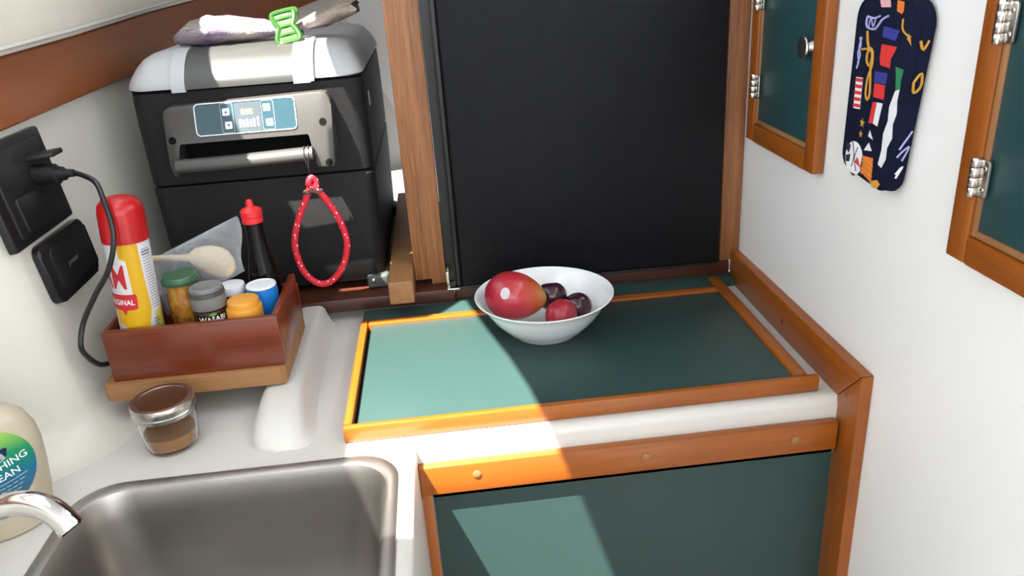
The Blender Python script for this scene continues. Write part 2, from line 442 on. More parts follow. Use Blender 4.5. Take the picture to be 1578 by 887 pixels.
# cabin side above: solid at both ends, an unseen open strip added between them for side light
def side_piece(idx, z0, z1):
    loft([[hull(i, z0), hull(i, z1), hull(i, z1, -.02), hull(i, z0, -.02)] for i in idx], bm=bm)
I0 = min(i for i in range(len(HP)) if HP[i].y > -.5); I1 = max(i for i in range(len(HP)) if HP[i].y < 1.42)
side_piece(range(0, I0 + 1), 1.43, 1.70); side_piece(range(I1, len(HP)), 1.43, 1.70); side_piece(range(I0, I1 + 1), 1.655, 1.70)
struct('wall_left', bm, 'hull')
rings = []
for i in range(len(HP)):
    a, b = zb(HP[i].y), zt(HP[i].y)
    rings.append([hull(i, a, -.002), hull(i, a, .008), hull(i, a + .002, .010), hull(i, b - .002, .010), hull(i, b, .008), hull(i, b, -.002)])
struct('trim_1', loft(rings), 'band', label='brown wooden fascia board running along the hull side below the headliner')
rings = []; pip = []
for i in range(len(HP)):
    b = zt(HP[i].y) + .001
    rings.append([hull(i, b, -.002), hull(i, b + .001, .012), hull(i, b + .006, .016)] + [hull(i, b + dz, .017 + .006 * math.sin(PI * min(1, dz / .3))) for dz in (.03, .055, .075)] + [hull(i, 1.428, .012), hull(i, 1.428, -.002)])
    pip.append(hull(i, b + .009, .0185))
hl = tag(obj('headliner', loft(rings), 'headliner'), 'padded beige headliner above the brown fascia board', 'headliner')
pp = tube(pip, .0028, 6, raw=True)
obj('piping', pp, 'gelcoat', hl)

# ------------------------------------------------------------------ moulded white worktop
SX0, SX1, SY0, SY1 = -.440, -.083, .395, .771      # sink rim outline
bm = bmesh.new()
def top_with_hole(bm, outer, inner, z):
    eo = []
    for loop in (outer, inner):
        vs = [bm.verts.new((x, y, z)) for x, y in loop]
        eo += [bm.edges.new((vs[i], vs[(i + 1) % len(vs)])) for i in range(len(vs))]
    bmesh.ops.triangle_fill(bm, edges=eo, use_beauty=True)
hole = round_rect(SX0 + .006, SX1 - .006, SY0 + .006, SY1 - .006, .045)
rc = .011
edge_pts = [(HP[i] + hull_n(i) * .001) for i in range(len(HP)) if .16 < HP[i].y < 1.21]
top_with_hole(bm, [(edge_pts[0].x, .15), (-.067 - rc, .15), (-.067 - rc, .785 + rc), (.459, .785 + rc), (.459, 1.22), (edge_pts[-1].x, 1.22)] + [(p.x, p.y) for p in reversed(edge_pts)], hole, ZC)
# rolled edges: sink side and the front under the icebox
def roll(p0, p1, out):
    rings = []
    for p in (p0, p1):
        ring = []
        for k in range(6):
            t = PI / 2 * k / 5; ring.append(V(p) + V(out) * (rc * math.sin(t)) + V((0, 0, -rc * (1 - math.cos(t)))))
        ring.append(V(p) + V(out) * rc + V((0, 0, -.079))); rings.append(ring)
    loft(rings, False, False, bm)
roll((-.067 - rc, .15, ZC), (-.067 - rc, .785 + rc, ZC), (1, 0, 0))
roll((-.067 - rc, .785 + rc, ZC), (.459, .785 + rc, ZC), (0, -1, 0))
wt = obj('worktop', bm, 'gelcoat', label='moulded white galley worktop holding the steel sink and the teal icebox lid', cat='worktop')
# raised fiddle moulded into the worktop
rings = []
for y, h, w_, x in ((.800, .0005, .016, -.218), (.806, .006, .030, -.221), (.818, .014, .037, -.224), (.840, .022, .040, -.226), (.868, .029, .038, -.228), (.892, .0335, .036, -.229), (.93, .034, .035, -.229), (1.05, .034, .033, -.228), (1.12, .034, .031, -.226), (1.145, .033, .029, -.225)):
    prof = [(-1.0, -.002), (-.97, .25), (-.88, .62), (-.76, .86), (-.6, .97), (-.4, 1), (.2, 1), (.42, .95), (.56, .8), (.66, .5), (.78, .2), (1.0, -.002)]
    rings.append([V((x + w_ * a, y, ZC + h * max(b, 0) + (.0002 if b > 0 else -.001))) for a, b in prof])
obj('fiddle', loft(rings), 'gelcoat', wt, label='raised rounded white ridge between the spice rack and the icebox lid')
obj('side_panel', box(-.079, -.0675, .15, .785, 0, .80), 'gelcoat', wt)

# sink
sk = thing('sink', ((SX0 + SX1) / 2, (SY0 + SY1) / 2, .70), 'rectangular brushed steel sink set into the white worktop', 'sink')
rings = []
for ins, z, r in ((0, ZC + .0005, .05), (.001, ZC + .0025, .05), (.004, ZC + .003, .049), (.012, ZC + .0025, .046), (.015, ZC + .001, .045), (.018, ZC - .006, .044), (.022, ZC - .03, .045), (.028, ZC - .09, .05), (.034, ZC - .135, .055), (.045, ZC - .152, .05), (.07, ZC - .158, .04), (.16, ZC - .160, .012)):
    rings.append([V((x, y, z)) for x, y in round_rect(SX0 + ins, SX1 - ins, SY0 + ins, SY1 - ins, r, 8)])
bm = loft(rings, True, False); bm.faces.new([v for v in bm.verts[-len(rings[0]):]])
obj('basin', bm, 'steel', sk)
cx, cy = (SX0 + SX1) / 2, (SY0 + SY1) / 2
obj('drain', lathe([(.0, ZC - .1595), (.022, ZC - .1595), (.03, ZC - .157), (.034, ZC - .1575), (.035, ZC - .161)], (cx, cy, 0)), 'chrome', sk)

# ------------------------------------------------------------------ icebox: lid, fixed strip and front
lid = thing('icebox_hatch', (.13, .95, .879), 'teal laminate icebox lid in an orange varnished teak frame, under the white bowl', 'lid')
obj('lid_panel', box(-.1335, .399, .812, 1.081, .880, .8975, .0008), 'teal', lid)
obj('panel_gap_shade', box(-.1395, .400, .811, 1.082, .8795, .8900), 'dark', lid, label='black strip for the shade in the gap between panel and frame')  # black box stands in for the shadow line round the panel
obj('lid_frame_rail', box(-.150, .428, .8005, .8105, .8795, .9005, .0025), 'teakX', lid)
obj('lid_frame_rail', box(-.1505, -.1395, .811, 1.100, .8795, .9005, .0025), 'teakY', lid)
obj('lid_frame_rail', box(.3995, .4175, .811, 1.135, .8795, .9005, .0025), 'teakY', lid)
obj('lid_frame_rail', box(-.139, .399, 1.0825, 1.0985, .8795, .9005, .0025), 'teakX', lid)
tag(obj('icebox_strip', prism([(-.150, 1.1005), (.3985, 1.1005), (.3985, 1.1360), (.4440, 1.1360), (.4440, 1.1590), (-.0060, 1.1590), (-.0060, 1.1475), (-.150, 1.1475)], (0, 0, .8795), (1, 0, 0), (0, 1, 0), .015, .0008), 'teal'), 'narrow fixed teal laminate strip behind the icebox lid, below the black door', 'panel')

cab = thing('icebox_cabinet', (.19, .79, 0), 'teal cabinet front below the white worktop edge, with a teak top rail', 'cabinet')
obj('front_panel', box(-.054, .4445, .785, .797, .02, .826), 'teal', cab)
r = obj('top_rail', box(-.0665, .4425, .7725, .7848, .8125, .8515, .0015), 'teakX', cab)
for x, z in ((.001, .8365), (.204, .834), (.389, .8335)):
    obj('wooden_plug', lathe([(.0048, 0), (.0048, .0014), (.004, .0018)], mat=Matrix.Translation(V((x, .7725, z))) @ Matrix.Rotation(PI / 2, 4, 'X'), seg=18), 'firX', r)
obj('corner_batten', box(-.0665, -.0545, .776, .7848, .02, .812, .001), 'teakZ', cab)

# teak edge on the right bulkhead: one leg along the worktop, one down the front, mitred
ed = thing('bulkhead_edging', (.452, .96, .62), 'mitred teak edging on the white right wall, following worktop and cabinet front', 'edging')
prof_t = [(.789, .8795), (1.1595, .8795), (1.1595, .931), (.741, .931)]
obj('edging_leg', prism(prof_t, (.4595, 0, 0), (0, 1, 0), (0, 0, 1), -.0145, .0015), 'teakY', ed)
obj('edging_leg', prism([(.7885, .879), (.7405, .9305), (.7405, .02), (.7885, .02)], (.4595, 0, 0), (0, 1, 0), (0, 0, 1), -.0145, .0015), 'teakZ', ed)
obj('screw_hole', lathe([(.0032, 0), (.0032, .0012)], mat=Matrix.Translation(V((.4452, .953, .901))) @ Matrix.Rotation(-PI / 2, 4, 'Y'), seg=14), 'sill', ed)

# ------------------------------------------------------------------ shelf, batten, posts, black door
tag(obj('shelf_board', box(-.452, -.006, 1.148, 1.64, .8955, .9165, .002), 'sill'), 'dark red wooden shelf edge under the portable fridge', 'shelf')
tag(obj('retaining_batten', box(-.1042, -.0665, 1.108, 1.60, .917, .9535, .0022), 'firY'), 'short square wooden batten beside the fridge, its sawn end sticking out over the teal strip', 'batten')
struct('trim_4', box(-.0055, .4440, 1.1600, 1.215, .8795, .9145, .0015), 'sill', label='dark red wooden sill under the black door')
t2 = struct('trim_2', box(-.0655, -.0165, 1.172, 1.215, .9275, 1.70, .0012), 'oak', label='open grained wooden post between the fridge and the black door')
obj('post_foot', box(-.040, -.0165, 1.176, 1.212, .917, .9273, .001), 'oak', t2)
t3 = struct('trim_3', box(.4275, .4595, 1.161, 1.215, .9150, 1.70, .0012), 'oak', label='open grained wooden post between the black door and the right wall')
rf_ = thing('built_in_refrigerator', (.205, 1.30, .905), 'tall built-in refrigerator with a black textured door behind the fruit bowl', 'refrigerator')
obj('cabinet_body', box(-.0155, .4265, 1.181, 1.62, .9175, 1.69), 'blackm', rf_)
dr = obj('door', box(.0075, .4205, 1.145, 1.178, .9195, 1.69, .004, 3), 'leather', rf_)
obj('door_edge', box(-.0015, .0070, 1.1475, 1.179, .9205, 1.69, .003, 3), 'blackp', dr, label='smooth black edge strip of the door')
obj('bottom_edge', box(-.001, .420, 1.148, 1.177, .9155, .9192, .001), 'blackp', dr, label='black strip under the door')
hb = bmesh.new()
box(-.0165, -.0115, 1.150, 1.179, .9185, .945, .001, bm=hb); box(-.0165, .004, 1.147, 1.179, .9148, .918, .001, bm=hb)
lathe([(.0022, .0), (.0022, .006)], (-.0125, 1.150, .946), 10, bm=hb)
obj('hinge', hb, 'nickel', rf_, label='metal hinge at the lower left corner')

# ------------------------------------------------------------------ lockers on the right wall
def locker(name, y_near, y_far, z_low, lab, hinges, knob, sill_y):
    t = thing(name, (.452, (y_near + y_far) / 2, z_low), lab, 'locker')
    w_ = .026; zt_ = 1.415; F = .4445
    # far stile, near stile, bottom and top rail of the face frame
    obj('frame_stile', box(F, .4595, y_far - w_, y_far, z_low + .0005, zt_, .002), 'teakZ', t)
    obj('frame_stile', box(F, .4595, y_near, y_near + w_, z_low + .0005, zt_, .002), 'teakZ', t)
    obj('frame_rail', box(F, .4594, y_near + w_ + .0003, y_far - w_ - .0003, z_low, z_low + w_, .002), 'teakY', t)
    obj('frame_rail', box(F, .4594, y_near + w_ + .0003, y_far - w_ - .0003, zt_ - w_, zt_, .002), 'teakY', t)
    d = obj('door', box(.4485, .4594, y_near + w_ + .0015, y_far - w_ - .0015, z_low + w_ + .0015, zt_ - w_ - .002, .0006), 'teal_door', t)
    b = bmesh.new(); e = .006
    a0, a1, c0, c1 = y_near + w_ + .001, y_far - w_ - .001, z_low + w_ + .001, zt_ - w_ - .001
    obj('door_lip', box(.4465, .4592, a1 - e, a1, c0, c1, .0006), 'firZ', d)
    obj('door_lip', box(.4465, .4592, a0, a1 - e - .0003, c0, c0 + e, .0006), 'firY', d)
    for z in hinges:
        h = bmesh.new(); yk = y_far - w_
        for k in range(4):
            lathe([(.0032, 0), (.0038, .0008), (.0038, .0072), (.0032, .008)], (.4420, yk + .001, z - .017 + k * .0086), 14, bm=h)
        prism(round_rect(-.013, 0, -.016, .016, .003, 4), (.4463, yk, z), (0, 1, 0), (0, 0, 1), -.0022, .0006, bm=h)
        prism(round_rect(0.002, .010, -.015, .015, .003, 4), (.4443, yk, z), (0, 1, 0), (0, 0, 1), -.0012, .0005, bm=h)
        ho = obj('hinge', h, 'nickel', d)
        s = bmesh.new()
        for dz in (-.009, .009):
            lathe([(.0024, 0), (.002, .0008), (0.0008, .001)], mat=Matrix.Translation(V((.4439, yk - .0085, z + dz))) @ Matrix.Rotation(-PI / 2, 4, 'Y'), seg=10, bm=s)
        obj('hinge_screws', s, 'zinc', ho)
    if knob:
        obj('knob', lathe([(.0080, 0), (.0065, .002), (.0055, .005), (.0090, .0075), (.0128, .009), (.0135, .0105), (.0125, .0122), (.008, .0132), (.001, .0136)], mat=Matrix.Translation(V((.4486, knob[0], knob[1]))) @ Matrix.Rotation(-PI / 2, 4, 'Y'), seg=24), 'nickel', d, label='round satin metal knob')
    return t
locker('wall_locker', .902, 1.121, 1.124, 'narrow teal wall locker with a round knob beside the black door', (1.203, 1.321), (.940, 1.272), 0)
locker('wall_locker', .26, .632, 1.121, 'wide teal wall locker with two hinges at the right edge of the photo', (1.200, 1.325), None, 0)

# ------------------------------------------------------------------ portable fridge
pf = thing('portable_fridge', (-.275, 1.39, .917), 'charcoal portable fridge with light grey lid on the shelf by the hull', 'fridge')
rings = []
for z, ty in ((.930, .012), (.938, .004), (.98, .003), (1.104, 0), (1.108, .003)):
    rings.append([V((x, y, z)) for x, y in round_rect(-.440 + ty, -.108 - ty * 1.2, 1.185 + ty * .6, 1.60 - ty, .022, 6)])
obj('body', loft(rings), 'cooler', pf)
rings = []
for z, ty in ((1.109, .004), (1.112, .0005), (1.20, 0), (1.245, .001), (1.2475, .005)):
    rings.append([V((x, y, z)) for x, y in round_rect(-.440 + ty, -.108 - ty, 1.185 + ty, 1.60 - ty, .022, 6)])
obj('upper_body', loft(rings), 'cooler', pf)
obj('lid_seal', box(-.434, -.113, 1.192, 1.594, 1.2476, 1.2502), 'dark', pf)
rings = []
for z, i, fy in ((1.2503, .003, .0), (1.252, .0, .0), (1.258, .001, .002), (1.268, .005, .010), (1.279, .011, .022), (1.288, .018, .036), (1.294, .028, .052), (1.2975, .044, .072), (1.2988, .075, .10)):
    rings.append([V((x, y, z)) for x, y in round_rect(-.442 + i, -.107 - i, 1.180 + fy, 1.603 - i, .03, 6)])
obj('lid', loft(rings), 'lid', pf)
# latch band wrapped over the front of the lid, and its two pale brackets
def lid_band(x0, x1, proud, z0=1.2485, n=1):
    fr = [(1.1795, z0), (1.1797, 1.254), (1.1815, 1.2585), (1.1895, 1.2685), (1.2015, 1.2795), (1.2155, 1.2885), (1.2315, 1.2945), (1.2515, 1.298)]
    outer = [(y - proud * a, z + proud * b) for (y, z), a, b in zip(fr, (1, 1, 1, .85, .6, .3, .1, 0), (0, 0, .2, .5, .8, .95, 1, .6))]
    inner = [(y + .004 * a, z - .004 * b) for (y, z), a, b in zip(fr, (1, 1, 1, .85, .6, .3, .1, 0), (0, 0, .2, .5, .8, .95, 1, 1))]
    ring = outer + list(reversed(inner))
    b = loft([[V((x, y, z)) for y, z in ring] for x in (x0, x1)])
    return b
obj('latch_band', lid_band(-.3545, -.2045, .003), 'lidband', pf, label='dark metallic band over the front of the lid')
obj('bracket', lid_band(-.3745, -.3550, .0035, 1.2455), 'lid', pf)
obj('bracket', lid_band(-.2040, -.1800, .0035, 1.2455), 'lid', pf)
obj('bracket_rib', lid_band(-.1797, -.1745, .0055, 1.2475), 'lid', pf)
# handle: plate with display, two arms and a bar
hd = bmesh.new()
Ux = [(-.3890, 1.150), (-.3845, 1.135), (-.3790, 1.135), (-.3745, 1.142), (-.3745, 1.176), (-.3715, 1.181), (-.1900, 1.181), (-.1870, 1.176), (-.1870, 1.140), (-.1820, 1.131), (-.1600, 1.131), (-.1565, 1.138), (-.1545, 1.215), (-.1555, 1.224), (-.1600, 1.2315), (-.1680, 1.234), (-.3790, 1.2285), (-.3870, 1.225), (-.3900, 1.217)]
Ux = [(x, z) for x, z in Ux]
hdl = obj('handle', prism(Ux, (0, 1.1835, 0), (1, 0, 0), (0, 0, 1), .0265, .003), 'handle', pf)
obj('grip_bar', tube([(-.3765, 1.149, 1.1505), (-.30, 1.148, 1.151), (-.186, 1.149, 1.1535)], .0095, 16), 'handle', hdl)
obj('recess_shade', box(-.373, -.1885, 1.1815, 1.1848, 1.140, 1.1805), 'dark', hdl, label='black sheet for the shade behind the grip bar')  # shade behind the bar painted as a thin black sheet
for x, z in ((-.3800, 1.184), (-.1685, 1.193), (-.166, 1.1375)):
    obj('screw_hole_shade', lathe([(.0052, 0), (.0052, .0006)], mat=Matrix.Translation(V((x, 1.1569, z))) @ Matrix.Rotation(PI / 2, 4, 'X'), seg=18), 'dark', hdl)  # black discs stand in for the dark inside the screw holes
# control panel
YP = 1.1568
cp_ = obj('control_panel', prism(round_rect(-.3455, -.2045, 1.1865, 1.2300, .006, 5), (0, YP, 0), (1, 0, 0), (0, 0, 1), .0008), 'display', hdl, label='teal control panel with white outline')
b = bmesh.new(); outl = round_rect(-.3450, -.2050, 1.1870, 1.2295, .006, 5)
tube([(x, YP - .0009, z) for x, z in outl], .0007, 6, True, b, raw=True)
obj('outline', b, 'print', cp_)
def strip(x):
    bb = bmesh.new(); tube([(a, YP - .0009, z) for a, z in round_rect(x - .0085, x + .0085, 1.1885, 1.2280, .003, 4)], .0004, 5, True, bb, raw=True); return bb
for x in (-.3005, -.2435): obj('button_strip', strip(x), 'lid', cp_)
obj('screen', prism(round_rect(-.2895, -.2535, 1.1885, 1.2275, .001, 2), (0, YP - .0008, 0), (1, 0, 0), (0, 0, 1), .0003), 'display2', cp_)
for x, z, s in ((-.3015, 1.2165, '\u25b2'), (-.2995, 1.1985, '\u25bc'), (-.2445, 1.2185, ''), (-.2425, 1.1985, 'o')):
    obj('button', prism(round_rect(x - .0048, x + .0048, z - .0048, z + .0048, .001, 3), (0, YP - .0008, 0), (1, 0, 0), (0, 0, 1), .0005), 'print', cp_)
yq = YP - .0015
obj('up_arrow', prism([(-.3038, 1.2148), (-.2992, 1.2148), (-.3015, 1.2186)], (0, yq, 0), (1, 0, 0), (0, 0, 1), 0), 'display', cp_)
obj('down_arrow', prism([(-.3018, 1.2002), (-.2972, 1.2002), (-.2995, 1.1964)], (0, yq, 0), (1, 0, 0), (0, 0, 1), 0), 'display', cp_)
sy = tube([(-.2425 + .0022 * math.cos(a * PI / 6), yq, 1.1983 + .0022 * math.sin(a * PI / 6)) for a in range(12)], .0005, 5, True, raw=True)
obj('power_symbol', box(-.2428, -.2422, yq - .0004, yq, 1.1985, 1.2015, bm=sy), 'display', cp_)
dg = flat_text('888', .0115, (-.2725, YP - .0013, 1.2145), (1, 0, 0), (0, 0, 1), .01, 1.0)
obj('digits', dg, 'digit', cp_)
sg = bmesh.new()
for k in range(5):
    box(-.2845 + k * .0048, -.2815 + k * .0048, YP - .0014, YP - .0011, 1.1945, 1.2055 - .0012 * (k % 2), bm=sg)
for k in range(4):
    box(-.2595, -.2570, YP - .0014, YP - .0011, 1.1945 + k * .0034, 1.1965 + k * .0034, bm=sg)
obj('screen_symbols', sg, 'p_pink', cp_)
# corner feet and side sticker
for x0, x1 in ((-.1425, -.1075), (-.4405, -.4055)):
    f = obj('corner_foot', box(x0, x1, 1.1815, 1.222, .917, .9385, .004, 3), 'foot', pf)
    if x0 > -.2:
        obj('screw', lathe([(.0036, 0), (.0036, .001), (.0025, .0018), (.0005, .002)], mat=Matrix.Translation(V((-.1325, 1.1815, .9305))) @ Matrix.Rotation(PI / 2, 4, 'X'), seg=16), 'chrome', f)
for x0, x1 in ((-.1425, -.1075), (-.4405, -.4055)):
    obj('corner_foot', box(x0, x1, 1.56, 1.602, .917, .9385, .004, 3), 'greycap2', pf)
obj('warning_sticker', prism([(-.010, -.011), (.010, -.011), (.010, .011), (-.010, .011)], (-.1076, 1.255, 1.205), (0, 1, 0), (0, 0, 1), .0004), 'print', pf)

# the handle leans: its lower edge stands further out than its top
def lean_handle(o):
    for v in o.data.vertices:
        y, z = v.co.y + BASE[pf.name].y, v.co.z + BASE[pf.name].z
        k = max(0, min(1, (1.1835 - y) / .0265)); v.co.y += k * (.008 - .30 * (1.234 - z))
    for c in o.children: lean_handle(c)
lean_handle(hdl)

# red cord hanging from the grip bar
lc = thing('cord_loop', (-.194, 1.135, .952), 'red and white flecked bungee cord loop hanging from the fridge handle', 'cord')
obj('loop', tube([(-.1935, 1.137, 1.108), (-.206, 1.137, 1.088), (-.223, 1.137, 1.055), (-.2325, 1.137, 1.020), (-.2275, 1.137, .983), (-.214, 1.137, .963), (-.199, 1.137, .957), (-.182, 1.137, .965), (-.166, 1.137, .986), (-.1565, 1.137, 1.017), (-.1605, 1.137, 1.048), (-.172, 1.137, 1.078), (-.184, 1.137, 1.098)], .0049, 12, True), 'cord', lc)
obj('knot_top', tube([(-.1945, 1.137, 1.106), (-.1965, 1.134, 1.114), (-.1925, 1.136, 1.121), (-.1875, 1.138, 1.115), (-.1875, 1.136, 1.106)], .0046, 10), 'cord', lc)
kb = bmesh.new()
for x, z in ((-.2005, 1.1005), (-.1935, 1.1025), (-.1865, 1.1005)):
    tube([(x + .0052 * math.cos(a * PI / 5), 1.1365 + .0052 * math.sin(a * PI / 5), z + .001 * math.cos(a * 2)) for a in range(10)], .0024, 8, True, kb, raw=True)
obj('whipping', kb, 'knot', lc, label='dark wire whipping on the knot')
hk = bmesh.new()
for dx in (-.0028, .0028):
    tube([(-.1925, 1.137, 1.122), (-.1935 + dx * .3, 1.1335, 1.138), (-.1945 + dx, 1.1375, 1.1535), (-.1945 + dx, 1.1485, 1.1638), (-.1945 + dx, 1.1595, 1.157), (-.1945 + dx, 1.1580, 1.145)], .0009, 6, bm=hk)
obj('hanging_wire', hk, 'blackp', lc)

lc.location.y -= .0150
# ------------------------------------------------------------------ bread bag and clip on the fridge
bb = []
random.seed(11)
for x, y, z, ry, rz in ((-.372, 1.235, 1.309, .020, .004), (-.366, 1.235, 1.312, .035, .011), (-.350, 1.237, 1.316, .048, .0175), (-.325, 1.238, 1.318, .054, .0205), (-.295, 1.238, 1.318, .052, .020), (-.265, 1.235, 1.3165, .043, .017), (-.240, 1.230, 1.315, .030, .0125), (-.222, 1.226, 1.314, .017, .008), (-.208, 1.224, 1.314, .012, .006), (-.196, 1.225, 1.315, .014, .006), (-.178, 1.230, 1.319, .024, .009), (-.155, 1.236, 1.325, .034, .012), (-.132, 1.240, 1.332, .040, .013), (-.112, 1.242, 1.337, .042, .0125), (-.104, 1.243, 1.339, .040, .010)):
    ring = []
    for k in range(28):
        a = 2 * PI * k / 28
        wob = 1 + .10 * math.sin(3 * a + x * 90) + .08 * math.sin(5 * a - x * 130) + random.uniform(-.05, .05)
        ring.append(V((x - .008 + .004 * math.sin(4 * a), y + .045 + .86 * ry * wob * math.cos(a), max(1.2995, z + rz * wob * math.sin(a)))))
    bb.append(ring)
obj('bread_bag', loft(bb, True, True), 'breadbag', label='crumpled pinkish plastic bread bag lying on the fridge lid', cat='bag', smooth=60)
cl = thing('bag_clip', (-.214, 1.245, 1.30), 'green hourglass-shaped bag clip pinching the bread bag', 'clip')
def clip_frame(off):
    o, u, v = V((-.2130, 1.2420 + off, 1.3185)), V((.985, .05, .17)).normalized(), V((-.16, .45, .88)).normalized()
    P = [(-.0125, -.023), (.0125, -.023), (.0165, -.018), (.014, -.008), (.0105, 0), (.014, .008), (.0165, .018), (.0125, .023), (-.0125, .023), (-.0165, .018), (-.014, .008), (-.0105, 0), (-.014, -.008), (-.0165, -.018)]
    return o, u, v, P
o, u, v, P = clip_frame(0)
b = tube([o + u * a + v * c for a, c in P], .0040, 8, True, n=4)
prism([(a * .9, c * .95) for a, c in P], o + u.cross(v) * .0004, u, v, .0012, bm=b)
obj('jaw', b, 'clip', cl)
b = bmesh.new()
for c in (-.0125, 0, .0125):
    wd = .0115 if c else .0095
    tube([o + u * -wd + v * c, o + v * (c + .0005) - u.cross(v) * -.001, o + u * wd + v * c], .0028, 8, bm=b)
prism([(-.0075, -.0205), (.0075, -.0205), (.0075, -.0145), (-.0075, -.0145)], o - u.cross(v) * .001, u, v, .002, bm=b)
obj('grip_bars', b, 'clip', cl)
o2, u2, v2, P2 = clip_frame(.026)
obj('jaw', tube([o2 + u2 * a + v2 * (c * .9 + .003) for a, c in P2], .0028, 8, True, n=4), 'clip', cl)

# ------------------------------------------------------------------ spice rack
rk = thing('spice_rack', (-.335, .975, .917), 'reddish brown wooden spice rack on a paler plank in front of the fridge', 'rack')
obj('plank', prism([(-.440, .895), (-.231, .8965), (-.226, .902), (-.226, 1.06), (-.4440, 1.06), (-.4475, .90)], (0, 0, .9165), (1, 0, 0), (0, 1, 0), .0225, .0015), 'firX', rk, label='paler brown plank under the rack')
obj('front_board', box(-.4350, -.2245, .9030, .9125, .9395, 1.0065, .0012), 'mahogX', rk)
obj('back_board', box(-.4350, -.2245, 1.0480, 1.0560, .9395, .990, .0012), 'mahogX', rk)
obj('side_board', box(-.4350, -.4297, .9128, 1.0477, .9395, 1.0065, .0012), 'mahogY', rk)
obj('side_board', box(-.2325, -.2245, .9128, 1.0477, .9395, 1.0065, .0012), 'mahogY', rk)
obj('bottom_board', box(-.4294, -.2328, .9128, 1.0477, .9395, .9440, 0), 'mahogX', rk)
ZF = .9442

# cooking spray can
T = stand(-.4027, .9392, ZF, (.062, .02))
cn = thing('spray_can', (-.4027, .9392, ZF), 'tall yellow cooking spray can with a red cap standing in the rack', 'can')
R = .0255
obj('can_body', lathe([(R - .002, 0), (R, .003), (R, .166), (R - .0015, .169)], mat=T, seg=48), 'canw', cn)
obj('cap', lathe([(R + .0012, .1665), (R + .0012, .171), (R + .0006, .200), (R - .001, .210), (R - .006, .2165), (R - .014, .2195), (.001, .2205)], mat=T, seg=48), 'red', cn, label='red domed cap')
D2R = PI / 180
pol = [(R * -70 * D2R, .168), (R * 22 * D2R, .168), (R * 26 * D2R, .120), (R * 31 * D2R, .082), (R * 18 * D2R, .058), (R * 8 * D2R, .052), (R * -70 * D2R, .066)]
obj('yellow_print', wpoly(pol, R, T, .0003), 'yellow', cn)
obj('yellow_print', wpoly([(R * 30 * D2R, .0015), (R * 95 * D2R, .0015), (R * 95 * D2R, .080), (R * 40 * D2R, .076)], R, T, .0003), 'lime', cn, label='yellow green print at the foot of the can')
wp = wpoly([(R * -110 * D2R, .168), (R * -30 * D2R, .168), (R * -28 * D2R, .150), (R * -13 * D2R, .146), (R * -10 * D2R, .104), (R * -110 * D2R, .104)], R, T, .0005)
obj('white_print', wp, 'canw', cn)
b = wtext('PAM', .044, R * -74 * D2R, .1245, R, T, .004, .58, .0008)
obj('lettering', b, 'tagred', cn)
tg = wpoly([(R * -95 * D2R, .104), (R * -4 * D2R, .104), (R * -2 * D2R, .0995), (R * -3 * D2R, .0870), (R * -6 * D2R, .0845), (R * -32 * D2R, .0835), (R * -37 * D2R, .0765), (R * -46 * D2R, .0835), (R * -95 * D2R, .0835)], R, T, .0007)
tgo = obj('red_tag', tg, 'tagred', cn)
obj('lettering', wtext('ORIGINAL', .0095, R * -50 * D2R, .0935, R, T, .01, .82, .001), 'print', tgo)
b = bmesh.new()
random.seed(3)
for k in range(22):
    z = .157 - k * .0036
    a0 = 29 + 7 * k / 26
    a1 = a0 + random.uniform(26, 34) - k * .1
    th = .0016 if k in (1, 2) else .0007
    b = wpoly([(R * a0 * D2R, z), (R * a1 * D2R, z), (R * a1 * D2R, z + th), (R * a0 * D2R, z + th)], R, T, .0005, b)
obj('small_print', b, 'ink', cn)
b = None
for k in range(4):
    z = .066 - k * .004
    q = wpoly([(R * 33 * D2R, z), (R * (50 + 4 * (k % 2)) * D2R, z), (R * (50 + 4 * (k % 2)) * D2R, z + .0014), (R * 33 * D2R, z + .0014)], R, T, .0005)
    b = merge(b, q) if b else q
obj('small_print', b, 'ink', cn)

# jars and bottles of the rack
def jar_thing(name, x, y, label, cat):
    return thing(name, (x, y, ZF), label, cat, 'jars and bottles in the spice rack')
x, y = -.3495, .966; T = stand(x, y, ZF)
j = jar_thing('condiment_jar', x, y, 'slim glass jar of golden pickle with a green tin lid beside the spray can', 'jar')
obj('jar', lathe([(.018, 0), (.0205, .003), (.0205, .062), (.0195, .078), (.018, .087), (.018, .0975)], mat=T), 'gold', j)
obj('lid', lathe([(.0225, .0965), (.0232, .0975), (.0232, .1020), (.0222, .1030), (.0222, .1050), (.0212, .1068), (.017, .1073), (.0165, .1065), (.001, .1065)], mat=T), 'greenlid', j)
x, y = -.3125, .9405; T = stand(x, y, ZF)
j = jar_thing('seasoning_bottle', x, y, 'dark seasoning bottle with a grey flip-top cap and white lettering', 'bottle')
obj('bottle', lathe([(.020, 0), (.0215, .003), (.0215, .064), (.0205, .068), (.018, .0695)], mat=T), 'brownglass', j)
c = obj('cap', lathe([(.0214, .0700), (.0220, .0712), (.0216, .082), (.0206, .0915), (.0195, .0925)], mat=T), 'greycap', j)
obj('cap_band', lathe([(.0208, .0862), (.0219, .0868), (.0212, .0918), (.0200, .0926)], mat=T), 'greycap2', c)
obj('flip_lid', lathe([(.0202, .0925), (.0206, .0935), (.0198, .0965), (.0165, .0978), (.0155, .0972), (.001, .0972)], mat=T), 'greycap', c)
obj('lettering', wtext('WASABI', .0095, 0, .0590, .0215, T, .015, .95), 'print', j)
obj('leaf_print', wpoly([(-.003, .0642), (.0005, .0634), (.005, .0642), (.006, .0668), (.002, .0675), (-.002, .0662)], .0212, T, .0006), 'leaf', j)
x, y = -.2705, .9385; T = stand(x, y, ZF)
j = jar_thing('spice_jar', x, y, 'short jar with an orange two-tier cap at the front of the rack', 'jar')
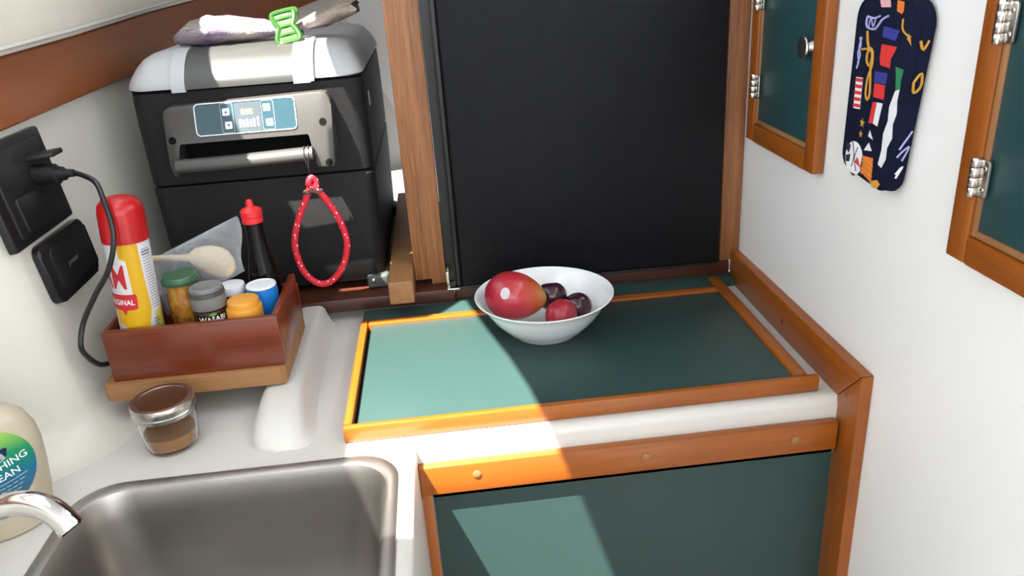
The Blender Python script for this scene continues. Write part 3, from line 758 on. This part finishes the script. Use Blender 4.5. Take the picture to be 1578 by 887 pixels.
obj('jar', lathe([(.0195, 0), (.0215, .002), (.0215, .046), (.019, .048)], mat=T), 'tan', j)
obj('cap', lathe([(.0216, .0485), (.0222, .050), (.0222, .0650), (.0214, .0668), (.0194, .0672), (.0196, .0735), (.0186, .0756), (.014, .0762), (.001, .0758)], mat=T), 'orange', j)
x, y = -.2962, .9915; T = stand(x, y, ZF)
j = jar_thing('vitamin_bottle', x, y, 'dark brown bottle with a flat white cap between the grey and blue ones', 'bottle')
obj('bottle', lathe([(.0165, 0), (.0175, .002), (.0175, .060), (.0160, .0645)], mat=T), 'brownglass', j)
obj('cap', lathe([(.0166, .065), (.0172, .0655), (.0172, .0745), (.0165, .0765), (.001, .0767)], mat=T), 'capwhite', j)
x, y = -.2556, .9805; T = stand(x, y, ZF)
j = jar_thing('salt_canister', x, y, 'bright blue canister with a white top in the right corner of the rack', 'canister')
obj('canister', lathe([(.0190, 0), (.0202, .003), (.0206, .040), (.0200, .070), (.0194, .0742)], mat=T), 'blue', j)
obj('top', lathe([(.0192, .0744), (.0196, .0752), (.0190, .0772), (.016, .0778), (.0155, .0768), (.001, .0768)], mat=T), 'capwhite', j)
x, y = -.2610, 1.0262; T = stand(x, y, ZF, (.0, .0))
j = jar_thing('sauce_bottle', x, y, 'black sauce bottle with a red spout cap at the back of the rack', 'bottle')
obj('bottle', lathe([(.0195, 0), (.0206, .003), (.0206, .066), (.0196, .080), (.0165, .096), (.0135, .112), (.0122, .128), (.0120, .147), (.010, .1475)], mat=T), 'soy', j)
obj('cap', lathe([(.0130, .1478), (.0136, .1482), (.0136, .1555), (.0130, .1562), (.0140, .1567), (.0140, .1640), (.0120, .1665), (.0070, .1680), (.0050, .1700), (.0042, .1770), (.0030, .1785), (.0005, .1787)], mat=T), 'red2', j)

# wooden spoon and clear bag
sp = []
for x, y, z, ry, rz in ((-.412, 1.010, 1.0600, .0035, .0035), (-.385, 1.010, 1.0590, .004, .0042), (-.360, 1.010, 1.0572, .0045, .0045), (-.347, 1.009, 1.0560, .006, .006), (-.338, 1.0085, 1.0535, .009, .015), (-.327, 1.008, 1.0505, .0095, .0205), (-.315, 1.008, 1.0480, .0095, .0228), (-.303, 1.008, 1.0455, .008, .0215), (-.295, 1.008, 1.0440, .006, .0165), (-.290, 1.008, 1.0430, .003, .007)):
    sp.append([V((x, y + ry * math.cos(2 * PI * k / 18), z + rz * math.sin(2 * PI * k / 18))) for k in range(18)])
obj('wooden_spoon', loft(sp), 'spoon', label='pale wooden spoon inside the clear plastic bag', cat='spoon', smooth=60)
random.seed(8)
def bag_sheet(side):
    rows = []
    tl, tr, br, bl = (-.410, 1.052), (-.2755, 1.107), (-.2800, 1.030), (-.395, .975)
    N, K = 34, 22
    for i in range(N + 1):
        s = i / N; col = []
        for k in range(K + 1):
            t = k / K
            top = (tl[0] + (tr[0] - tl[0]) * s, tl[1] + (tr[1] - tl[1]) * s)
            bot = (bl[0] + (br[0] - bl[0]) * s, bl[1] + (br[1] - bl[1]) * s)
            xx, zz = top[0] + (bot[0] - top[0]) * t, top[1] + (bot[1] - top[1]) * t
            bulge = math.sin(PI * s) ** .6 * math.sin(PI * t) ** .6
            wr = .0040 * abs(math.sin(7 * s + 6 * t + side)) + .0034 * abs(math.sin(15 * s - 9 * t)) + .0022 * abs(math.sin(24 * t + 11 * s)) - .004
            yy = 1.012 + side * (.0235 * bulge) + wr * bulge
            col.append(V((xx + .003 * math.sin(6 * t) * (s > .8), yy, zz)))
        rows.append(col)
    return rows
bm = bmesh.new()
loft(bag_sheet(-1), False, False, bm); loft(bag_sheet(1), False, False, bm)
bmesh.ops.remove_doubles(bm, verts=bm.verts, dist=1e-5)
obj('clear_bag', bm, 'film', label='crinkled clear plastic bag leaning in the back of the spice rack', cat='bag', smooth=70)

# ------------------------------------------------------------------ hull side: socket, plug, control plate
def wall_pt(y, z, proud=0):      # straight stretch of the hull side
    return V((-.46 - .11 * (z - ZC) + proud, y, z))
UV = V((0, 1, 0)); VV = V((-.11, 0, 1)).normalized(); NV = UV.cross(VV)
so = thing('power_socket', wall_pt(.96, 1.12), 'black power socket plate high on the hull side', 'socket')
oz = wall_pt(0, ZC)
def on_wall(poly, d0, d1, bev=0, bm=None):
    return prism([(y, (z - ZC) * 1.00603) for y, z in poly], oz + NV * d0, UV, VV, d1 - d0, bev, bm)
obj('plate', on_wall(round_rect(.866, 1.016, 1.126, 1.241, .004, 3), .0003, .010, .003), 'blackm', so)
obj('socket_frame', on_wall(round_rect(.882, 1.004, 1.136, 1.232, .004, 3), .0101, .013, .0015), 'blackp', so)
obj('rocker', on_wall(round_rect(.895, .945, 1.140, 1.180, .003, 3), .0131, .0165, .001), 'blackm', so)
pg = thing('power_plug', wall_pt(.975, 1.17, .012), 'black plug with its cable in the socket on the hull side', 'plug')
pb = bmesh.new()
c0 = wall_pt(.962, 1.193, .0135)
for dz, r_, L_ in ((0, .0125, .034),):
    rings = []
    for t, s in ((0, 1), (.6, 1), (.75, .96), (.8, .70), (1.0, .66), (1.05, .42), (1.35, .36)):
        cc = c0 + NV * (L_ * t) + V((0, -.0045 * t, -.004 * t))
        rings.append([cc + UV * (r_ * 1.05 * s * math.cos(2 * PI * k / 16)) + VV * (r_ * s * math.sin(2 * PI * k / 16)) for k in range(16)])
    loft(rings, bm=pb)
obj('plug_body', pb, 'blackp', pg)
obj('flat_tab', prism(round_rect(-.014, .014, -.003, .003, .002, 3), wall_pt(.965, 1.2135, .0135), UV, VV, .032, .001), 'blackp', pg)
ce = c0 + NV * .046 + V((0, -.006, -.005))
obj('cable', tube([ce, (-.407, .935, 1.186), (-.395, .918, 1.168), (-.389, .905, 1.128), (-.4025, .900, 1.089), (-.426, .9, 1.058), (-.447, .897, 1.026), (-.4535, .888, 1.000), (-.452, .893, .982), (-.4475, .905, .965), (-.447, .93, .953)], .0032, 8), 'blackp', pg)
sw = thing('control_plate', wall_pt(.975, 1.045), 'black rounded control plate below the socket on the hull side', 'plate')
obj('plate', on_wall(round_rect(.905, 1.030, 1.046, 1.119, .012, 5), .0003, .010, .004), 'blackm', sw)
fc = obj('face', on_wall(round_rect(.922, 1.012, 1.056, 1.110, .010, 5), .0101, .0116, .0008), 'blackp', sw)
tt = flat_text('power', .0105, wall_pt(.966, 1.0835, .0122), UV, VV, .005, 1.0)
obj('lettering', tt, 'greycap', fc)

# ------------------------------------------------------------------ glass jar on the worktop
x, y = -.3590, .842; T = stand(x, y, ZC + .0005)
gj = thing('preserving_jar', (x, y, ZC), 'squat glass jar with a metal screw ring and brown sauce on the worktop', 'jar')
obj('glass', lathe([(.024, 0), (.0285, .002), (.0310, .010), (.0335, .036), (.0345, .046), (.0340, .052), (.0332, .060), (.0318, .060), (.0325, .052), (.0325, .046), (.0315, .036), (.0290, .012), (.0265, .0045), (.001, .0042)], mat=T, seg=48), 'glass', gj)
obj('contents', lathe([(.001, .0046), (.0260, .0050), (.0284, .0125), (.0300, .0225), (.001, .0225)], mat=T, seg=48), 'sauce', gj)
obj('screw_ring', lathe([(.0350, .0465), (.0362, .0475), (.0362, .0520), (.0354, .0530), (.0354, .0560), (.0362, .0570), (.0362, .0620), (.0350, .0640), (.0300, .0642), (.0298, .0632), (.0345, .0625), (.0345, .0465)], mat=T, seg=48, cap=False), 'zinc', gj)
obj('lid_disc', lathe([(.0296, .0605), (.0298, .0630), (.0285, .0634), (.0270, .0628), (.001, .0626)], mat=T, seg=48), 'bronze', gj)

# ------------------------------------------------------------------ dish soap bottle
x, y = -.4860, .7150
sb = thing('soap_bottle', (x, y, ZC), 'milky dish soap bottle with a round green and blue label by the sink', 'bottle')
T = Matrix.Translation(V((x, y, ZC))) @ Matrix.Rotation(.64, 4, 'Z')
prof = [(.030, .0003), (.036, .002), (.040, .012), (.0445, .035), (.048, .065), (.0495, .090), (.0480, .108), (.042, .124), (.032, .135), (.021, .142), (.015, .147), (.0135, .157)]
obj('bottle', lathe(prof, mat=T, seg=48, sy=.62), 'soap', sb)
obj('cap', lathe([(.0150, .1572), (.0155, .158), (.0150, .174), (.0120, .1765), (.006, .178), (.0055, .188), (.001, .189)], mat=T), 'capwhite', sb)
def soap_r(z):
    return lerp_tab(z, [(b, a) for a, b in prof])
def on_soap(bm_, lift):
    for v in bm_.verts:
        u_, z_ = v.co.x, v.co.y; R_ = soap_r(z_); s_ = max(-.98, min(.98, u_ / R_))
        v.co = T @ V((u_ * (1 + lift / R_), -(R_ * .62 * math.sqrt(1 - s_ * s_) + lift), z_))
    return bm_
LC = (-.002, .083)
t = bmesh.new(); prev = None
for rr in (0, .01, .02, .03, .0385):
    if rr == 0: prev = [t.verts.new((LC[0], LC[1], 0))]; continue
    cur = [t.verts.new((LC[0] + rr * math.cos(2 * PI * k / 40), LC[1] + rr * 1.08 * math.sin(2 * PI * k / 40), 0)) for k in range(40)]
    for k in range(40):
        if len(prev) == 1: t.faces.new((prev[0], cur[k], cur[(k + 1) % 40]))
        else: t.faces.new((prev[k], cur[k], cur[(k + 1) % 40], prev[(k + 1) % 40]))
    prev = cur
lab = obj('label_disc', on_soap(t, .0005), 'disc', sb, label='round label fading from green to blue')
def soap_text(s, size, u_, z_, tilt, bold=.012):
    t = text_bm(s, size, bold)
    for v in t.verts:
        a, c = v.co.x, v.co.y; v.co = V((u_ + a * math.cos(tilt) - c * math.sin(tilt), z_ + a * math.sin(tilt) + c * math.cos(tilt), 0))
    return on_soap(t, .001)
bt = soap_text('SOOTHING', .0108, .002, .0865, .14); merge(bt, soap_text('CLEAN', .0108, .003, .0750, .14))
obj('lettering', bt, 'print', lab)
t = bmesh.new()
for k in range(5):
    z_ = .0665 - k * .0042; ln = .027 - .0028 * k
    for s_ in range(8):
        a0, a1 = -ln + 2 * ln * s_ / 8, -ln + 2 * ln * (s_ + (1 if k == 0 else .75)) / 8
        t.faces.new([t.verts.new((LC[0] + a, z_ + .14 * a + q, 0)) for a, q in ((a0, 0), (a1, 0), (a1, .0007), (a0, .0007))])
obj('small_print', on_soap(t, .001), 'canw', lab)
t = bmesh.new(); t.faces.new([t.verts.new((LC[0] + a, c, 0)) for a, c in ((-.030, .0965), (-.012, .0985), (.006, .1025), (.014, .1055), (.017, .104), (.015, .097), (.008, .094), (-.030, .0925))])
obj('navy_swoosh', on_soap(t, .0009), 'swoosh', lab)
t = bmesh.new(); t.faces.new([t.verts.new((LC[0] + a, c, 0)) for a, c in ((-.030, .0945), (.005, .0985), (.011, .1010), (.0135, .0945), (.006, .0915), (-.030, .0895))])
obj('swoosh_highlight', on_soap(t, .0013), 'silver_hl', lab)  # grey highlight painted over the navy swoosh

# ------------------------------------------------------------------ tap
tp = thing('kitchen_tap', (-.530, .562, ZC), 'chrome kitchen tap with its curved spout over the sink corner', 'tap')
obj('spout', tube([(-.530, .560, 0.9260), (-.528, .563, 0.9580), (-.512, .570, 0.9760), (-.475, .577, 0.9840), (-.440, .582, 0.9890), (-.412, .585, 0.9920), (-.390, .587, 0.9950), (-.372, .585, 0.9920), (-.358, .581, 0.9840), (-.3485, .577, 0.9710)], lambda t: .0110 if t < .97 else .0114, 20), 'chrome', tp)
obj('spout_end', lathe([(.0085, -.0005), (.0093, .001)], mat=Matrix.Translation(V((-.3483, .5768, .9707))) @ V((.57, -.24, -.78)).to_track_quat('Z', 'Y').to_matrix().to_4x4(), seg=20), 'dark', tp)
obj('pillar', lathe([(.026, 0), (.026, .006), (.019, .012), (.0165, .03), (.016, .056)], (-.530, .562, ZC), 24), 'chrome', tp)
hdv = bmesh.new()
lathe([(.015, 0), (.015, .004), (.011, .010), (.010, .020), (.014, .026), (.016, .036), (.012, .042), (.001, .043)], (-.4735, .607, ZC), 20, bm=hdv)
tag(obj('tap_handle', hdv, 'chrome'), 'small chrome tap knob on the worktop left of the sink', 'knob')

# ------------------------------------------------------------------ bowl and fruit
BX, BY = .1195, 1.0085; ZB = .8977
obj('bowl', lathe([(.044, 0), (.047, .0008), (.0485, .003), (.058, .010), (.074, .027), (.086, .045), (.0935, .0555), (.0975, .0580), (.0978, .0592), (.0965, .0597), (.0925, .0575), (.0845, .0465), (.0720, .0290), (.0560, .0125), (.0450, .0050), (.001, .0042)], (BX, BY, ZB), 64), 'white', label='white glass bowl of fruit standing on the teal icebox lid', cat='bowl')
def fruit(name, c, r, mat, label, squash=(1, 1, 1), tilt=(0, 0, 0), shape=None, seam=0, cat=None, grp=None):
    b = bmesh.new(); bmesh.ops.create_uvsphere(b, u_segments=32, v_segments=20, radius=1)
    for v in b.verts:
        p = v.co.copy()
        if shape: p = shape(p)
        if seam:
            a = math.atan2(p.y, p.x); p *= 1 - seam * math.exp(-(a / .16) ** 2)
        if shape is None:
            k = 1 - .16 * math.exp(-((1 - abs(p.z)) / .06)) * (1 if p.z > 0 else .4); p.z *= k
        v.co = V((p.x * r * squash[0], p.y * r * squash[1], p.z * r * squash[2]))
    b.transform(Matrix.Rotation(tilt[2], 4, 'Z') @ Matrix.Rotation(tilt[1], 4, 'Y') @ Matrix.Rotation(tilt[0], 4, 'X'))
    b.transform(Matrix.Translation(V(c)))
    return b
def mango_shape(p):
    k = (p.x + 1) / 2
    s = 1.0 - .30 * k ** 2
    return V((p.x, p.y * s, p.z * s - .10 * k * k))
mc = V((.0790, 1.000, .9605))
mg = thing('mango', mc - V((0, 0, .036)), 'red and orange mango with a small white sticker in the bowl', 'mango')
BASE[mg.name] = V(mc)   # keep the skin's own origin at its middle
mg.location = mc
b = fruit('mango', mc, .039, 'mango', '', (1.12, .96, .93), (0, .12, 0), mango_shape)
obj('skin', b, 'mango', mg, smooth=80)
sd = V((-.44, -.78, .45)).normalized(); ob = None
st = bmesh.new()
ctr = None
# sticker laid on the skin: cast from outside towards the middle
ux = V((0, 0, 1)).cross(sd).normalized(); uy = sd.cross(ux)
from mathutils.bvhtree import BVHTree
b2 = fruit('m', mc, .039, '', '', (1.12, .96, .93), (0, .12, 0), mango_shape)
tree = BVHTree.FromBMesh(b2)
rows = []
for rr in (0.0001, .004, .0075):
    ring = []
    for k in range(20):
        a = 2 * PI * k / 20; q = mc + sd * .2 + ux * (rr * .85 * math.cos(a)) + uy * (rr * 1.1 * math.sin(a))
        hit = tree.ray_cast(q, -sd)[0]
        ring.append(hit + sd * .0006)
    rows.append(ring)
b2.free()
obj('sticker', loft(rows, True, False, st), 'sticker', mg)
for nm, c, r, mt, lb, tl in (
    ('plum', (.1320, 1.0245, .9435), .0218, 'plum', 'dark purple plum at the back of the bowl beside the mango', (.3, .2, 2.6)),
    ('plum', (.1655, 1.0035, .9330), .0205, 'plum', 'dark purple plum lying furthest right in the bowl', (.2, -.3, -1.0)),
    ('plum', (.1385, .9795, .9335), .0222, 'redplum', 'red plum at the front of the bowl between mango and dark plum', (.2, .3, 4.0))):
    b = fruit(nm, c, r, mt, lb, (1.05, 1, .95), tl, None, .07)
    obj(nm, b, mt, label=lb, cat='plum', smooth=80, group='plums in the white bowl')

# ------------------------------------------------------------------ padded holder hanging on the wall
ph = thing('pot_holder', (.450, .772, 1.146), 'thick navy quilted pot holder with nautical flag print hanging on the white wall', 'pot holder')
XF = .4410
rings = []
def ph_loop(ins):
    lo = []
    n = 7
    cs = ((.6975, 1.170, -PI / 2 - PI / 2, .018), (.7925, 1.176, -PI / 2, .018), (.7900, 1.325, 0, .022), (.7040, 1.325, PI / 2, .022))
    # y grows to the left of the picture
    pts = []
    for (cy_, cz_, a0, r_) in (( .7490, 1.1670, PI, .019), (.8120, 1.1730, -PI / 2, .018), (.8050, 1.3120, 0, .023), (.7370, 1.3120, PI / 2, .024)):
        for i in range(n):
            a = a0 + PI / 2 * i / (n - 1); pts.append((cy_ + (r_ - ins) * math.cos(a), cz_ + (r_ - ins) * math.sin(a)))
    return pts
for xx, ins in ((.4594, .005), (.4580, .001), (.4550, -.001), (.4505, -.0005), (.4460, .0008), (.4425, .003), (.4410, .0065)):
    rings.append([V((xx, a, c)) for a, c in ph_loop(ins)])
bm = loft(rings)
obj('padded_body', bm, 'navy', ph)
hl_ = tube([(.450, 0.7720, 1.338), (.450, 0.7820, 1.352), (.450, 0.7850, 1.375), (.450, 0.7720, 1.392), (.450, 0.7590, 1.375), (.450, 0.7620, 1.352)], .0042, 8, True)
obj('hanging_loop', hl_, 'p_pink', ph)
for nm_, prof_ in (('edge_binding', None),):
    obj(nm_, tube([V((.4432, a, c)) for a, c in ph_loop(.0018)], .0016, 6, True, raw=True), 'navy', ph)
tag(obj('wall_hook', tube([(.4595, .772, 1.403), (.452, .772, 1.404), (.446, .772, 1.398), (.4455, .772, 1.390), (.449, .772, 1.3845), (.454, .772, 1.387)], .0018, 8), 'nickel'), 'small metal hook holding the pot holder on the wall', 'hook')
# prints: (u to the right, v up) from the middle of the face
FO = V((XF - .0004, .7725, 1.2390)); FU, FV = V((0, -1, 0)), V((0, 0, 1))
def us(p): return [(a * (1.22 if a > 0 else .95), c) for a, c in p]
def dec(poly, lift=0): return prism(us(poly), FO - V((lift, 0, 0)), FU, FV, 0)
def px(X, Y):           # printed motif position, read off the holder's face
    return ((X - 290) / 200 * .155, 0)
def strokes(pts, r=.0012, closed=False, n=5):
    return tube([FO + FU * a + FV * c for a, c in us(pts)], r, 5, closed, n=n)
def motif(name, bm_, mat): obj(name, bm_, mat, ph)
motif('pink_patch', dec([(-.012, .0935), (.006, .0955), (.008, .0880), (-.008, .0870)]), 'p_pink')
motif('orange_patch', dec([(.016, .0950), (.026, .0940), (.0265, .0860), (.0245, .0830), (.0170, .0850)]), 'p_orange')
motif('red_flag', dec([(.0005, .053), (.0235, .053), (.0205, .047), (.0165, .041), (.0170, .032), (.0020, .033), (.0000, .040)]), 'p_red')
motif('blue_patch', dec([(.0010, .070), (.0240, .068), (.0200, .058), (.0000, .060)]), 'p_blue')
motif('blue_patch', dec([(-.0065, .026), (.0145, .027), (.0140, .016), (-.0060, .015)]), 'p_blue')
motif('red_flag', dec([(-.0045, .0145), (.0130, .0150), (.0135, .0010), (-.0045, .0005)]), 'p_red')
motif('red_flag', dec([(-.0040, -.0045), (.0030, -.0035), (.0005, -.0255), (-.0080, -.0270)]), 'p_red')
motif('white_flag', dec([(.0035, -.0035), (.0125, -.0030), (.0085, -.0270), (.0010, -.0255)]), 'p_white')
motif('white_pennant', dec([(-.0030, -.0330), (.0045, -.0420), (-.0055, -.0400)]), 'p_white')
motif('white_pennant', dec([(-.0110, -.0560), (.0045, -.0535), (-.0020, -.0460)]), 'p_white')
motif('orange_flag', dec([(-.0125, -.0595), (-.0110, -.0620), (.0080, -.0600), (.0090, -.0860), (-.0120, -.0800), (-.0145, -.0800)]), 'p_orange')
b = bmesh.new()
for k in range(3): merge(b, strokes([(-.013 + .001 * k, -.069 - k * .0060), (-.002, -.0655 - k * .0055), (.0085, -.0690 - k * .0055)], .0008))
motif('orange_flag_bars', b, 'p_gold')
b = bmesh.new()
motif('striped_flag', dec([(-.0440, .0155), (-.0290, .0165), (-.0285, -.0160), (-.0430, -.0170)]), 'p_white')
for k in range(5): merge(b, dec([(-.0440, .0145 - k * .0066), (-.0290, .0155 - k * .0066), (-.0288, .0120 - k * .0066), (-.0438, .0110 - k * .0066)], .0003))
motif('striped_flag_bars', b, 'p_red')
b = strokes([(-.0300, .063), (-.0270, .053), (-.0220, .046), (-.0170, .045), (-.0150, .038), (-.0180, .030), (-.0240, .033), (-.0250, .041), (-.0200, .047), (-.0140, .042), (-.0135, .030), (-.0190, .018), (-.0200, .002), (-.0150, -.004), (-.0115, .003), (-.0135, .018), (-.0160, .030)], .0013)
merge(b, strokes([(-.0380, .0440), (-.0280, .0455), (-.0180, .0445)], .0012)); motif('gold_rope_knot', b, 'p_gold')
def star(cx_, cy_, r_): return [(cx_ + r_ * (1 if k % 2 == 0 else .42) * math.cos(PI / 2 + k * PI / 5), cy_ + r_ * (1 if k % 2 == 0 else .42) * math.sin(PI / 2 + k * PI / 5)) for k in range(10)]
motif('gold_star', dec(star(-.0205, -.0290, .0056)), 'p_gold'); motif('gold_star', dec(star(-.0210, -.0410, .0045)), 'p_gold')
motif('white_pennant_chain', dec([(.0280, .0120), (.0345, .0160), (.0330, .0040), (.0345, -.0080), (.0310, -.0200), (.0325, -.0330), (.0270, -.0440), (.0270, -.0560), (.0220, -.0660), (.0160, -.0640), (.0190, -.0480), (.0185, -.0320), (.0230, -.0180), (.0225, -.0040)]), 'p_white')
motif('green_flag', dec([(.0245, .0350), (.0365, .0335), (.0345, .0230), (.0350, .0150), (.0285, .0130), (.0270, .0240)]), 'p_green')
motif('white_roundel', dec([(-.0300 + .0195 * math.cos(k * PI / 9), -.0690 + .0185 * math.sin(k * PI / 9)) for k in range(18)]), 'p_white')
b = dec([(-0.0489, -0.0523), (-0.0391, -0.0568), (-0.0417, -0.0658), (-0.0489, -0.0624)], .0003); merge(b, dec([(-0.0482, -0.0691), (-0.0378, -0.0658), (-0.0391, -0.0747), (-0.0469, -0.0758)], .0003)); merge(b, strokes([(-0.0365, -0.0512), (-0.0300, -0.0658), (-0.0339, -0.0792)], .0006)); merge(b, strokes([(-0.0235, -0.0557), (-0.0287, -0.0680), (-0.0222, -0.0814)], .0006))
motif('roundel_black_marks', b, 'p_black')
motif('red_triangle', dec([(-0.0274, -0.0725), (-0.0131, -0.0758), (-0.0222, -0.0658)], .0004), 'p_red')
b = strokes([(-.0330, .0770), (-.0340, .0700), (-.0290, .0660), (-.0160, .0660), (-.0100, .0700), (-.0030, .0760), (.0060, .0800)], .0011)
merge(b, strokes([(-.0330, .0770), (-.0200, .0760), (-.0080, .0790)], .0011)); merge(b, strokes([(-.0290, .0660), (-.0260, .0760), (-.0200, .0680), (-.0160, .0770)], .0007)); motif('lavender_boat', b, 'p_lav')
b = strokes([(-.0440, .0560), (-.0410, .0480), (-.0450, .0400), (-.0420, .0320), (-.0450, .0240)], .0009); merge(b, strokes([(-.0400, .0560), (-.0440, .0460), (-.0400, .0380), (-.0440, .0300)], .0007)); motif('lavender_rope', b, 'p_lav')
b = strokes([(.0270, .0790), (.0280, .0700), (.0340, .0655), (.0400, .0640)], .0009); motif('pale_line', b, 'p_gold')
motif('gold_anchor', dec([(.0370, .0670), (.0400, .0640), (.0425, .0560), (.0390, .0590), (.0350, .0620)]), 'p_gold')
motif('gold_anchor', dec([(.0060, -.0850), (.0180, -.0800), (.0230, -.0830), (.0190, -.0890), (.0120, -.0900)]), 'p_gold')
motif('gold_anchor', dec([(-.0360, -.0850), (-.0300, -.0855), (-.0230, -.0850), (-.0270, -.0885), (-.0310, -.0880)]), 'p_gold')
# prints on the thick near edge: (depth from the front, height)
def edge_pt(d, z): return V((.4440 + d, .7300 - .0165 * (z - 1.167) / .145 - .0012, z))
def edge_line(pts, r=.0010): return tube([edge_pt(d, z) for d, z in pts], r, 5, n=4)
b = edge_line([(.001, 1.196), (.006, 1.205), (.011, 1.214)]); merge(b, edge_line([(0, 1.188), (.005, 1.194), (.011, 1.198), (.006, 1.184)]))
obj('lavender_edge_line', b, 'p_lav', ph)
b = edge_line([(.002, 1.262), (.008, 1.270), (.010, 1.258), (.004, 1.252), (.002, 1.262)], .0013); obj('gold_edge_ring', b, 'p_gold', ph)
b = edge_line([(.001, 1.300), (.005, 1.292), (.009, 1.300)], .0014); obj('gold_edge_anchor', b, 'p_gold', ph)
b = edge_line([(.002, 1.170), (.008, 1.178), (.003, 1.166)], .0011); obj('white_edge_line', b, 'p_white', ph)
